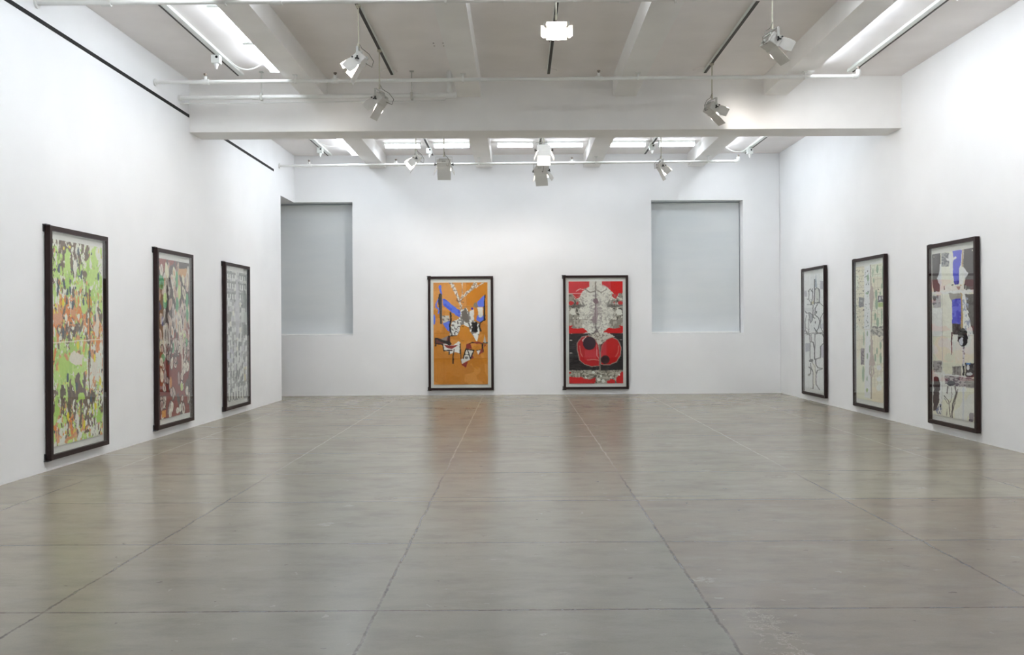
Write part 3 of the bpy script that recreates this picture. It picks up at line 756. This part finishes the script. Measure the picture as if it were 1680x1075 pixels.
def art_green():
    A = Art(150, 340, ((0, 0), (100, 0), (100, 190), (0, 190)), 5)
    u, v = A.u, A.v; g = lambda *a: fieldg(A, *a)
    N = lambda sx, sy, sd, oc=3: vnoise(A.X+6*(vnoise(A.X, A.Y, 9, 9, sd+40)-.5), A.Y, sx, sy, sd, oc)
    BR, GN, CR, OR, YE = (112, 94, 80), (184, 210, 122), (228, 218, 206), (208, 146, 104), (228, 204, 80)
    A.fill(CR)
    bg = -.25*g(.1, .0, .5, .05)+.22*g(.8, .2, .25, .1)+.2*g(.45, .22, .5, .12)+.22*g(.4, .5, .3, .14)+.3*g(.25, .6, .25, .12)-.35*g(.85, .6, .25, .12)+.24*g(.1, .83, .2, .1)+.1*g(.6, .85, .3, .06)
    A.paint(N(6, 11, 11)+bg > .52, GN); A.paint(N(4.5, 8, 12)+bg*.6 > .66, (164, 198, 100))
    bo = .22*g(.15, .36, .3, .12)+.26*g(.85, .46, .2, .14)+.3*g(.4, .36, .15, .06)+.12*g(.3, .93, .4, .05)+.12*g(.05, .55, .1, .1)-.25*g(.4, .1, .6, .1)-.15*g(.3, .7, .2, .1)
    A.paint(N(4.6, 9, 13)+bo > .66, OR); A.paint(N(4, 8, 14)+bo > .76, (214, 128, 58))
    bb = .34*g(.35, .02, .35, .07)+.16*g(.4, .13, .4, .06)+.25*g(.38, .44, .18, .07)+.2*g(.7, .44, .1, .1)+.34*g(.45, .80, .5, .05)+.24*g(.35, .74, .12, .05)+.2*g(.6, .9, .3, .06)-.3*g(.3, .62, .4, .06)-.2*g(.85, .15, .15, .1)
    A.paint(N(4.2, 8.5, 15)+bb > .69, BR); A.paint(N(2.6, 5.5, 16)+bb*.8 > .80, (92, 76, 70))
    A.paint(N(3.6, 7, 17)-.1*g(.4, .6, .5, .2) > .66, CR); A.paint(N(4, 8, 18) > .79, YE)
    A.paint(N(3, 6, 19, 2)+.1*g(.3, .2, .5, .25) > .86, (60, 82, 90)); A.paint(N(3, 7, 20, 2) > .87, (52, 84, 78))
    # larger shapes
    for x, y, rx, ry, c in ((28, 17, 8, 14, GN), (42, 28, 5, 20, (226, 214, 206)), (86, 15, 9, 10, GN), (78, 34, 14, 12, GN), (62, 60, 9, 12, GN), (40, 66, 8, 6, OR), (40, 77, 7, 5, OR), (12, 72, 10, 14, (206, 150, 116)), (72, 62, 4, 26, (206, 148, 40)), (88, 78, 8, 22, (222, 206, 190)), (45, 110, 22, 10, (220, 210, 200)), (82, 120, 14, 14, (222, 210, 200)), (20, 118, 13, 18, (176, 206, 104)), (8, 158, 10, 12, (166, 202, 96)), (55, 150, 14, 7, (166, 200, 96)), (90, 172, 8, 10, (160, 200, 90)), (15, 178, 8, 6, (226, 218, 206)), (45, 170, 7, 9, (224, 214, 206)), (30, 185, 10, 4, (196, 140, 92)), (56, 174, 4, 10, (206, 150, 100)), (66, 184, 8, 4, (92, 70, 54)), (18, 141, 9, 11, (90, 76, 60)), (30, 158, 7, 12, (90, 76, 60)), (48, 132, 7, 14, (108, 92, 86)), (60, 135, 5, 18, (110, 94, 90)), (80, 150, 9, 12, (90, 74, 60))):
        A.ell(x, y, rx*.62, ry*.62, c, w=5, sc=6, seed=int(x))
    for x, y in ((72, 96), (70, 128), (72, 66)): A.stroke([(x, y-22), (x+1, y+24)], (3, 1.6), (106, 78, 46), 1.2, 8)
    for x, y in ((22, 40), (33, 46), (55, 30), (60, 56), (84, 72), (92, 30), (12, 26), (10, 48), (72, 108), (44, 138), (74, 152), (28, 128), (50, 8), (20, 86), (38, 60)): A.ell(x, y, 2.0, 4.2, (66, 84, 96), w=1, sc=5)
    for x, y in ((82, 112), (94, 136), (60, 176), (28, 165), (84, 160), (48, 98), (20, 58)): A.ell(x, y, 2.2, 4.5, (230, 204, 40), w=1, sc=5)
    A.stroke([(0, 95), (100, 93)], 1.2, (236, 224, 206), a=.7)
    return A

def art_leaf():
    A = Art(120, 300, ((0, 0), (100, 0), (100, 190), (0, 190)), 6)
    u, v = A.u, A.v; g = lambda *a: fieldg(A, *a); T = np.ones(A.X.shape, bool)
    N = lambda sx, sy, sd, oc=2: vnoise(A.X+8*(vnoise(A.X, A.Y, 12, 12, sd+40)-.5), A.Y, sx, sy, sd, oc)
    A.fill((88, 78, 76)); A.paint(N(14, 22, 3)+.6*np.clip(v-.5, 0, .3)-.12*g(.5, .2, .6, .2) > .62, (132, 62, 56)); A.paint((v > .52) & (N(10, 16, 4) > .5), (128, 56, 52))
    A.paint((v < .1) & (N(14, 10, 9) > .55), (196, 150, 104))
    rnd = random.Random(4)
    for i in range(95):
        x = rnd.uniform(0, 100); y = rnd.uniform(8, 108); ry = rnd.uniform(6, 13); rx = rnd.uniform(2.6, 5); rot = rnd.uniform(-.5, .5)
        c = rnd.choice([(196, 188, 180), (206, 198, 190), (188, 176, 170), (210, 206, 180), (190, 166, 150)])
        A.ell(x, y, rx, ry, c, rot, 2, 8, i); A.ell(x+rnd.uniform(-1, 1), y, rx*.45, ry*.6, rnd.choice([(150, 136, 134), (170, 140, 134), (196, 150, 120), (104, 94, 92), (214, 210, 190)]), rot, 1, 8, i)
    for x, y, rx, ry in ((8, 28, 8, 8), (58, 22, 4, 10), (20, 52, 5, 8), (58, 53, 5, 9), (92, 48, 5, 9), (92, 66, 4, 9), (88, 105, 5, 9), (14, 118, 7, 5), (44, 106, 4, 7)): A.ell(x, y, rx, ry, (92, 158, 116), 0, 2, 8)
    A.ell(10, 31, 4, 4, (20, 110, 60)); A.ell(20, 46, 5, 6, (190, 212, 140)); A.ell(66, 38, 5, 9, (190, 206, 140)); A.ell(82, 100, 5, 11, (196, 208, 150))
    o = 100
    for i in range(48):
        x = rnd.uniform(2, 98); y = rnd.uniform(98, 186); ry = rnd.uniform(3.5, 8); rx = rnd.uniform(2.2, 4.2); rot = rnd.uniform(-.6, .6)
        A.ell(x, y, rx+1.2, ry+1.4, (74, 58, 58), rot, 2, 8, i); A.ell(x, y, rx, ry, rnd.choice([(206, 194, 184), (190, 176, 168), (214, 208, 196), (180, 160, 156)]), rot, 2, 8, i); A.ell(x, y, rx*.4, ry*.5, rnd.choice([(160, 130, 124), (186, 160, 150), (120, 70, 66)]), rot, 1, 8, i)
    for x, y, rx, ry in ((10, 40+o, 5, 7), (92, 32+o, 5, 6), (82, 33+o, 4, 7), (8, 22+o, 5, 5), (90, 62+o, 4, 6), (40, 78+o, 4, 6), (58, 84+o, 5, 4), (66, 82+o, 3.5, 5), (34, 86+o, 4, 7), (10, 87+o, 4, 4)):
        A.ell(x, y, rx, ry, (218, 212, 200), 0, 1, 8); A.ell(x, y, rx*.3, ry*.4, (176, 160, 150))
    A.ell(72, 56+o, 4, 5, (186, 204, 130)); A.stroke([(74, 0+o), (74, 44+o)], 4, (206, 192, 180), 1, 8); A.ell(36, 48+o, 3, 7, (206, 140, 70))
    A.rect(8, 180, 20, 188, (206, 140, 66), 1); A.stroke([(36, 86), (44, 106), (36, 120)], 3, (70, 60, 60), 3, 8)
    A.stroke([(0, 96), (100, 95)], 1, (170, 150, 140), a=.6)
    return A

def art_checker():
    A = Art(120, 300, ((0, 0), (100, 0), (100, 200), (0, 200)), 7)
    T = np.ones(A.X.shape, bool); rnd = random.Random(11)
    A.fill((176, 177, 176)); A.speck(T, (160, 160, 166), 30, 40, .5, 3, .6)
    nc = 11
    for r in range(26):
        y0 = r*7.8
        for c in range(nc):
            x0 = c*100/nc
            q = rnd.random(); k = 0
            if q < .36: col = (206, 207, 204)
            elif q < .62: col = (150, 150, 150)
            elif q < .78: col = (118, 120, 120)
            elif q < .92: col = (186, 184, 190)
            else: col = (214, 212, 200)
            dx = rnd.uniform(-1.5, 1.5); dy = rnd.uniform(-2, 2); h = rnd.uniform(5, 9)
            A.rect(x0+dx, y0+dy, x0+100/nc*.85+dx, y0+dy+h, col, 1.2, 6, r)
    for r, y in enumerate((6, 20, 36)):
        A.rect(0, y-4, 45, y+5, (128, 130, 130), 1, a=.9); A.rect(60, y-4, 98, y+5, (124, 128, 128), 1, a=.9)
        for x in (6, 17, 28, 40, 64, 76, 88): A.rect(x, y-1, x+5, y+7, (216, 217, 214), .6, 6)
    A.poly([(45, 20), (58, 20), (62, 60), (60, 100), (46, 105), (40, 60)], (184, 182, 188), 2, a=.8); A.rect(72, 28, 96, 56, (126, 130, 128), 2, a=.8); A.rect(70, 62, 98, 78, (190, 194, 190), 1); A.rect(74, 82, 98, 100, (132, 136, 134), 1)
    A.ell(74, 50, 4, 4, (40, 40, 40)); A.ell(73, 49, 2, 2, (220, 220, 220)); A.rect(4, 66, 22, 78, (130, 126, 124), 2)
    A.rect(82, 150, 92, 175, (196, 186, 150), 1); A.rect(2, 120, 34, 140, (178, 178, 190), 2, a=.8)
    for i in range(8):
        x = 4+i*12.5; A.rect(x, 186+(i % 2)*3, x+5, 198, (112, 112, 108), .8, 6); A.rect(x+5.5, 180, x+11, 197, (208, 208, 202), .8, 6)
    for r in range(9):
        for c in range(7):
            if (r+c) % 2 == 0: A.rect(4+c*13.4, 96+r*9.5, 10+c*13.4, 104+r*9.5, rnd.choice([(116, 118, 118), (130, 132, 132), (146, 146, 146)]), 1, 6); A.rect(10+c*13.4, 98+r*9.5, 16+c*13.4, 106+r*9.5, (210, 211, 208), 1, 6)
    for i in range(14):
        x = rnd.uniform(5, 90); y = rnd.uniform(105, 180); A.rect(x, y, x+4, y+9, (96, 98, 98), .8, 6)
    return A

def art_outline():
    A = Art(120, 300, ((85, 205), (365, 150), (362, 1990), (95, 1890)), 8)
    T = np.ones(A.X.shape, bool); L = (58, 56, 58); o = 983
    s = 9.35/8.96
    def q(x, y): return (x*s, (y)*s+1028)
    A.fill((228, 229, 226)); A.speck(T, (218, 218, 216), 80, 90, .55, 2, .7)
    for y in range(230, 1950, 105): A.stroke([(80, y+10), (370, y-15)], 3, (200, 200, 196))
    for x in (150, 225, 300): A.stroke([(x, 170), (x, 1950)], 3, (200, 200, 198))
    A.rect(90, 430, 130, 520, (176, 174, 182), 6); A.rect(315, 280, 372, 410, (164, 160, 172), 8); A.rect(90, 690, 200, 740, (200, 200, 200), 5); A.ell(370, 840, 24, 60, (176, 168, 182), w=8); A.rect(320, 940, 370, 1020, (190, 186, 196), 8)
    x0, y0 = q(98, 190); x1, y1 = q(162, 315); A.rect(x0, y0, x1, y1, (160, 160, 172), 5); x0, y0 = q(310, 240); x1, y1 = q(372, 420); A.rect(x0, y0, x1, y1, (182, 176, 190), 5)
    A.poly([(245, 400), (300, 400), (305, 610), (250, 620)], (196, 196, 190), 6); A.poly([(175, 630), (240, 560), (240, 640)], (190, 180, 140), 4)
    A.poly([(255, 160), (240, 380), (275, 380)], (150, 160, 170), 3)
    for pts, wd in (([(240, 250), (235, 630)], 12), ([(235, 540), (232, 640)], 13), ([(150, 440), (180, 400), (205, 440), (210, 400)], 9), ([(160, 440), (155, 560), (200, 640), (130, 640)], 8), ([(210, 440), (215, 540), (180, 640)], 8),
                    ([(245, 410), (270, 385), (300, 410), (305, 500), (300, 620), (245, 615)], 11), ([(275, 640), (245, 700), (240, 800), (290, 850), (308, 910), (290, 1010), (255, 1060), (235, 1000)], 11), ([(215, 650), (215, 840), (240, 850)], 10),
                    ([(100, 740), (120, 768), (170, 765), (205, 800), (205, 880), (180, 920), (165, 860), (160, 780)], 11), ([(120, 800), (100, 900), (105, 1040), (150, 1070), (155, 940), (150, 860)], 7), ([(305, 620), (360, 680), (362, 760), (320, 840), (315, 1000), (350, 1070)], 7)):
        A.stroke(pts, wd*1.2, L, 4, 30)
    A.poly([(165, 770), (205, 800), (205, 870), (180, 915)], (160, 160, 168), 3); A.rect(255, 740, 270, 780, (30, 30, 30)); A.rect(240, 900, 253, 935, (30, 30, 30)); A.stroke([(280, 612), (305, 612)], 16, (40, 38, 40)); A.ell(275, 560, 6, 8, (40, 40, 40)); A.ell(192, 568, 6, 8, (40, 40, 40)); A.ell(138, 560, 6, 8, (60, 60, 60))
    for pts, wd in (([(90, 50), (340, 50)], 8), ([(105, 10), (125, 60), (160, 70), (165, 170), (205, 185), (225, 290), (225, 430)], 11), ([(230, 70), (280, 55), (330, 70), (345, 130), (340, 210), (305, 250), (300, 420), (240, 430)], 11), ([(230, 60), (228, 440)], 8), ([(170, 450), (190, 450)], 34), ([(190, 470), (230, 550), (240, 640)], 10), ([(240, 440), (240, 520), (270, 570), (320, 578)], 12), ([(170, 490), (180, 560), (205, 620), (205, 860)], 10), ([(150, 540), (175, 570), (170, 640), (145, 665)], 12), ([(320, 590), (260, 600), (240, 680), (240, 800), (285, 890)], 9), ([(165, 865), (198, 865)], 16), ([(185, 170), (180, 60)], 7), ([(165, 180), (165, 430)], 8), ([(245, 20), (260, 40)], 16)):
        A.stroke([q(*p) for p in pts], wd*s*1.25, (62, 60, 60), 4, 30)
    a, b = q(150, 655); A.ell(a, b, 16, 18, (130, 124, 116), w=3); a, b = q(120, 20); A.speck(A.mell(a, b, 60, 60), (140, 136, 140), 14, 14, .6, 6)
    A.poly([q(190, 470), q(240, 520), q(240, 600), q(230, 800), q(205, 860), q(205, 620)], (214, 208, 196), 3, a=.6)
    return A

def art_cream():
    A = Art(130, 300, ((75, 270), (445, 205), (445, 1970), (100, 1880)), 9)
    T = np.ones(A.X.shape, bool); o = 1037
    A.fill((226, 219, 200)); A.speck(T, (218, 208, 186), 120, 140, .5, 2, .7)
    rnd = random.Random(3)
    for y in list(range(300, 1000, 72))+[1160, 1280]: A.stroke([(75, y+12), (205, y)], 4, (170, 164, 146)); 
    for x in (125, 165): A.stroke([(x, 270), (x, 1900)], 3, (196, 188, 168))
    for y in list(range(240, 1000, 56))+list(range(1480, 1960, 46)): A.stroke([(300, y+8), (445, y-8)], 4, (184, 176, 156))
    for x in (330, 368, 408): A.stroke([(x, 230), (x, 1950)], 3.5, (188, 180, 160))
    for i in range(90):
        x, y = rnd.uniform(80, 200), rnd.uniform(300, 1030); A.ell(x, y, 4, 8, rnd.choice([(110, 104, 92), (150, 140, 120), (170, 176, 150)]))
    A.rect(100, 1480, 205, 1900, (228, 218, 198), 2); A.rect(300, 1760, 440, 1960, (222, 206, 182), 2); A.ell(385, 1660, 30, 30, (226, 224, 214), w=5); A.ell(385, 1770, 34, 40, (226, 222, 210), w=5); A.ell(385, 1520, 30, 30, (228, 226, 218), w=5)
    # white band
    m = A.poly([(195, 250), (275, 235), (275, 1030), (285, 1500), (275, 1900), (205, 1880), (210, 1100), (195, 1000)], (230, 231, 228), 6)
    for i in range(34): A.ell(rnd.uniform(205, 265), rnd.uniform(280, 1040), 5, 9, rnd.choice([(120, 128, 124), (96, 96, 92), (160, 176, 160)]), rot=.5)
    # leaf shapes
    G = (142, 164, 136)
    for x, y, rx, ry in ((365, 285, 14, 50), (245, 400, 14, 46), (350, 600, 14, 60), (420, 500, 9, 34), (340, 880, 14, 48), (370, 950, 16, 60), (318, 430, 8, 30), (355, 720, 16, 70), (192, 590, 0.1, .1), (185, 1590, 16, 100), (190, 1150, 8, 90), (405, 1240, 13, 50), (360, 1310, 10, 40), (405, 1400, 14, 70), (340, 1390, 12, 50), (240, 1370, 9, 40), (238, 1090, 9, 34), (270, 1280, 10, 44), (237, 1650, 8, 30), (420, 880, 8, 110), (310, 330, 7, 60), (428, 360, 5, 120), (402, 590, 10, 22), (235, 590, 20, 14)):
        A.ell(x, y, rx, ry, G, w=3)
    A.ell(237, 1792, 13, 26, (150, 168, 106), w=2)
    # mauve column
    MV = (176, 158, 150)
    A.stroke([(280, 210), (285, 420), (292, 900), (290, 1300), (288, 1900)], 12, (150, 138, 124), 3); A.poly([(265, 600), (285, 480), (315, 520), (325, 640), (310, 760), (292, 860), (270, 760)], MV, 5)
    A.poly([(280, 1150), (310, 1180), (312, 1350), (340, 1480), (310, 1500), (260, 1480), (275, 1350)], MV, 6); A.stroke([(275, 1500), (268, 1580), (290, 1640), (320, 1580), (310, 1500)], 16, MV, 3); A.stroke([(290, 1640), (285, 1740), (292, 1900)], (14, 8), (150, 140, 126), 2)
    # dark patches
    A.rect(118, 640, 190, 760, (118, 116, 120), 7); A.rect(140, 670, 170, 700, (160, 160, 160), 4)
    A.rect(372, 620, 448, 700, (96, 92, 98), 6); A.ell(396, 655, 10, 24, (200, 196, 200), w=5); A.ell(428, 645, 8, 20, (190, 186, 190), w=4); A.rect(375, 705, 445, 760, (168, 184, 116), 4)
    m = A.rect(280, 1000, 448, 1120, (176, 170, 158), 14); A.speck(m, (110, 104, 96), 16, 20, .55, 9); m = A.rect(380, 1090, 445, 1200, (190, 186, 172), 8, a=.5); A.speck(m, (96, 92, 84), 12, 16, .6, 10)
    m = A.rect(148, 1270, 198, 1475, (150, 138, 140), 2); A.speck(m, (90, 74, 90), 10, 10, .55, 11)
    A.ell(183, 560, 8, 9, (30, 30, 30)); A.ell(377, 540, 7, 7, (30, 30, 30)); A.ell(186, 795, 6, 12, (70, 70, 70)); A.rect(75, 250, 190, 275, (190, 186, 170), 2, a=.5)
    A.stroke([(75, 1045), (445, 1030)], 6, (206, 200, 186))
    return A

def art_blue():
    A = Art(140, 320, ((128, 222), (545, 155), (562, 1980), (140, 1896)), 10)
    T = np.ones(A.X.shape, bool); o = 1076
    A.fill((228, 226, 214)); A.speck(T, (220, 214, 196), 120, 160, .5, 2, .8)
    DK, BL, WH, K = (88, 84, 86), (92, 96, 206), (236, 238, 240), (26, 22, 26)
    A.rect(225, 150, 345, 1080, (222, 219, 206)); m = A.rect(228, 205, 310, 350, (160, 160, 160), 3); A.speck(m, (110, 112, 120), 14, 14, .5, 3)
    A.poly([(120, 200), (218, 200), (220, 400), (212, 610), (150, 620), (128, 500)], DK, 4); A.poly([(450, 150), (550, 150), (552, 590), (455, 600), (470, 420), (445, 350)], DK, 4); A.poly([(462, 640), (552, 640), (555, 1060), (520, 1060), (470, 850)], (88, 84, 84), 5)
    A.poly([(345, 175), (430, 175), (425, 330), (405, 380), (408, 530), (360, 535), (345, 400), (352, 280)], BL, 5); A.poly([(355, 505), (410, 500), (408, 532), (362, 540)], (24, 24, 160), 3)
    A.stroke([(320, 230), (330, 300), (335, 480)], (34, 20), WH, 8); A.stroke([(290, 270), (330, 290), (372, 255)], 22, WH, 6); A.stroke([(425, 380), (430, 520)], 40, WH, 8); A.stroke([(222, 330), (225, 600)], 18, WH, 8); A.poly([(180, 470), (218, 400), (222, 560)], (206, 210, 216), 8); A.poly([(450, 360), (495, 420), (455, 500)], (214, 214, 222), 8)
    A.stroke([(440, 150), (438, 350)], 12, (176, 150, 116), 2); A.stroke([(425, 550), (435, 800), (440, 1060)], 18, (176, 140, 84), 3)
    A.rect(235, 550, 470, 615, (222, 212, 206), 8); A.poly([(375, 560), (425, 555), (410, 600)], (140, 84, 70), 5, a=.8); A.stroke([(120, 625), (300, 625), (552, 605)], 28, WH, 12); A.stroke([(340, 545), (350, 540)], 12, K); A.stroke([(260, 560), (262, 590)], 10, (120, 80, 70)); A.stroke([(462, 540), (462, 580)], 14, K)
    m = A.poly([(130, 650), (225, 650), (225, 780), (140, 780)], (178, 174, 178), 8); A.speck(m, (120, 116, 122), 22, 22, .6, 5); A.ell(155, 685, 16, 26, (90, 88, 90), w=4)
    A.rect(132, 785, 235, 1080, (232, 232, 220), 2); A.rect(242, 650, 335, 1080, (218, 216, 206), 3); A.stroke([(238, 640), (238, 1980)], 9, (196, 194, 190), 3)
    A.poly([(300, 630), (430, 635), (425, 700), (340, 715)], (150, 144, 140), 8); A.rect(342, 690, 428, 955, (56, 60, 196), 5); A.speck(A.mpoly([(342, 700), (428, 700), (428, 955), (342, 955)]), (96, 100, 214), 40, 60, .5, 6); A.rect(344, 950, 428, 1050, (46, 28, 34), 5); A.ell(386, 1050, 44, 16, (46, 28, 34))
    A.stroke([(455, 640), (480, 850), (520, 1050)], (20, 46), (226, 230, 238), 12); A.speck(A.mstroke([(465, 700), (480, 850), (500, 1050)], 60, 8), (150, 156, 176), 14, 30, .62, 7)
    # middle
    A.ell(445, 20+o, 48, 95, K, w=10); A.ell(430, 60+o, 22, 40, (206, 208, 226), w=10); A.stroke([(340, o-30), (335, 60+o), (337, 200+o)], (18, 6), (90, 50, 56), 3); A.rect(350, 150+o, 440, 240+o, (230, 214, 200), 6, a=.7)
    A.stroke([(455, 120+o), (450, 900+o)], (22, 14), (204, 206, 212), 4); A.speck(A.mstroke([(455, 120+o), (450, 450+o)], 22), (120, 118, 126), 10, 14, .6, 8)
    m = A.rect(140, 265+o, 232, 385+o, (166, 160, 160), 5); A.speck(m, (120, 114, 116), 20, 16, .55, 9)
    A.rect(470, 285+o, 552, 430+o, (66, 60, 66), 6); A.rect(478, 283+o, 520, 300+o, (96, 140, 200)); A.ell(498, 330+o, 14, 30, (214, 214, 216), w=4); A.ell(510, 400+o, 30, 16, (206, 206, 208), w=6); A.stroke([(455, 320+o), (455, 410+o)], 14, K, 5)
    m = A.rect(345, 320+o, 435, 430+o, (146, 140, 138), 7); A.speck(m, (110, 104, 102), 16, 30, .55, 10)
    m = A.poly([(265, 420+o), (460, 420+o), (555, 450+o), (555, 550+o), (420, 530+o), (270, 500+o)], (182, 174, 176), 10); A.speck(m, (110, 98, 110), 20, 14, .55, 11); A.rect(480, 450+o, 555, 550+o, (150, 146, 142), 8, a=.7); A.ell(335, 500+o, 44, 26, (70, 70, 80), w=8)
    A.stroke([(130, 395+o), (260, 405+o), (470, 430+o)], 16, WH, 8)
    A.poly([(145, 430+o), (195, 430+o), (218, 520+o), (210, 600+o), (205, 700+o), (185, 780+o), (145, 790+o)], (62, 52, 54), 8); A.stroke([(220, 430+o), (228, 600+o), (215, 800+o)], 18, WH, 10); A.speck(A.mpoly([(165, 770+o), (230, 700+o), (232, 830+o), (165, 820+o)]), (120, 124, 148), 12, 16, .5, 12); A.ell(222, 740+o, 8, 12, K)
    for pts, wd in (([(300, 535+o), (290, 600+o)], 12), ([(370, 530+o), (385, 600+o), (350, 720+o), (340, 860+o)], 13), ([(340, 540+o), (340, 640+o), (325, 700+o)], 5), ([(260, 630+o), (310, 690+o), (325, 850+o)], 8), ([(400, 560+o), (372, 690+o), (350, 790+o)], 7), ([(265, 660+o), (300, 720+o)], 6), ([(290, 770+o), (290, 840+o)], 5)):
        A.stroke(pts, wd, (92, 84, 84), 5, 30)
    m = A.ell(530, 850+o, 26, 50, (150, 144, 150), w=10); A.rect(505, 870+o, 540, 900+o, (110, 104, 116), 6)
    A.ell(148, 248, 4, 5, (210, 206, 196)); A.ell(530, 183, 4, 6, (210, 206, 196)); A.stroke([(120, 1085), (560, 1075)], 4, (200, 198, 190))
    return A

def picture(art, loc, rz, label, mg=(.05, .05, .085, .08)):
    W, H, bw, D = 1.45, 2.54, .052, .058
    t = empty('framed_artwork', loc, label, 'picture', None, rz)
    y0, y1 = -.07, -.012
    bm = bmesh.new(); hw = W/2
    for p in ([(-hw, 0), (hw, 0), (hw-bw, bw), (-hw+bw, bw)], [(hw, 0), (hw, H), (hw-bw, H-bw), (hw-bw, bw)], [(hw, H), (-hw, H), (-hw+bw, H-bw), (hw-bw, H-bw)], [(-hw, H), (-hw, 0), (-hw+bw, bw), (-hw+bw, H-bw)]):
        f = [bm.verts.new((x, y0, z)) for x, z in p]; b = [bm.verts.new((x, y1, z)) for x, z in p]
        bm.faces.new(f); bm.faces.new(b[::-1])
        for i in range(4): bm.faces.new([f[i], b[i], b[(i+1) % 4], f[(i+1) % 4]])
    bmesh.ops.remove_doubles(bm, verts=bm.verts[:], dist=1e-5)
    obj('frame', bm, M['wood'], t)
    bm = bmesh.new(); box(bm, -hw+bw-.001, hw-bw+.001, -.024, -.014, bw-.001, H-bw+.001); obj('backing_board', bm, M['mat'], t)
    bm = bmesh.new(); box(bm, -hw+bw, hw-bw, -.066, -.063, bw, H-bw); obj('glazing', bm, M['glass'], t)
    # sheet, slightly wavy, floated off the backing
    ny, nx = art.ny, art.nx
    px = (-hw+bw+mg[0])+art.u*(W-2*bw-mg[0]-mg[1]); pz = (H-bw-mg[2])-art.v*(H-2*bw-mg[2]-mg[3])
    py = -.036+(vnoise(px+3, pz, .5, .7, 3)-.5)*.010
    n = nx*ny; co = np.stack([px, py, pz], -1).reshape(-1, 3)
    me = bpy.data.meshes.new('paper_sheet')
    idx = np.arange(n).reshape(ny, nx)
    q = np.stack([idx[:-1, :-1], idx[1:, :-1], idx[1:, 1:], idx[:-1, 1:]], -1).reshape(-1, 4)
    me.from_pydata(co.tolist(), [], q.tolist())
    ca = me.color_attributes.new('pigment', 'FLOAT_COLOR', 'POINT')
    cc = np.ones((n, 4), np.float32); cc[:, :3] = np.clip(art.C.reshape(-1, 3)*1.28, 0, .9)
    ca.data.foreach_set('color', cc.ravel())
    me.materials.append(M['art'])
    o = bpy.data.objects.new('paper_sheet', me); COL.objects.link(o); o.parent = t
    sm = o.modifiers.new('thickness', 'SOLIDIFY'); sm.thickness = .0015; sm.offset = 1
    for z, s in ((H, 1), (0, -1)):
        bm = bmesh.new()
        box(bm, -hw-.03, -hw+.06, -.045, 0, min(z+s*.002, z+s*.012), max(z+s*.002, z+s*.012)); box(bm, -hw-.022, -hw-.004, -.012, 0, min(z, z-s*.07), max(z, z-s*.07))
        obj('bracket', bm, M['steel'], t)
    return t

aL = PI/2-.0115; aR = -PI/2+.0108
for fn, y, lb in ((art_green, 11.24, 'tall picture of lime green, brown and orange blotches, nearest on the left wall'),
                  (art_leaf, 14.28, 'tall dark-framed picture of pale leaf shapes over dark red, middle one on the left wall'),
                  (art_checker, 17.32, 'tall dark-framed picture of grey and white blocks, farthest on the left wall')):
    picture(fn(), (XL(y), y, .122), aL, lb)
for fn, y, lb in ((art_outline, 19.28, 'tall dark-framed white picture with dark curving outlines, farthest on the right wall'),
                  (art_cream, 16.32, 'cream picture with pale green spots and mauve column, middle frame on the right wall'),
                  (art_blue, 13.28, 'picture with two bright blue panels between dark grey patches, nearest on the right wall')):
    picture(fn(), (XR(y), y, .122), aR, lb)
picture(art_orange(), (-1.278, YB, .112), 0, 'dark-framed orange picture with blue shapes, left of the two on the back wall', (.065, .075, .085, .075))
picture(art_red(), (1.735, YB, .115), 0, 'dark-framed red, white and black picture, right of the two on the back wall', (.07, .07, .082, .076))
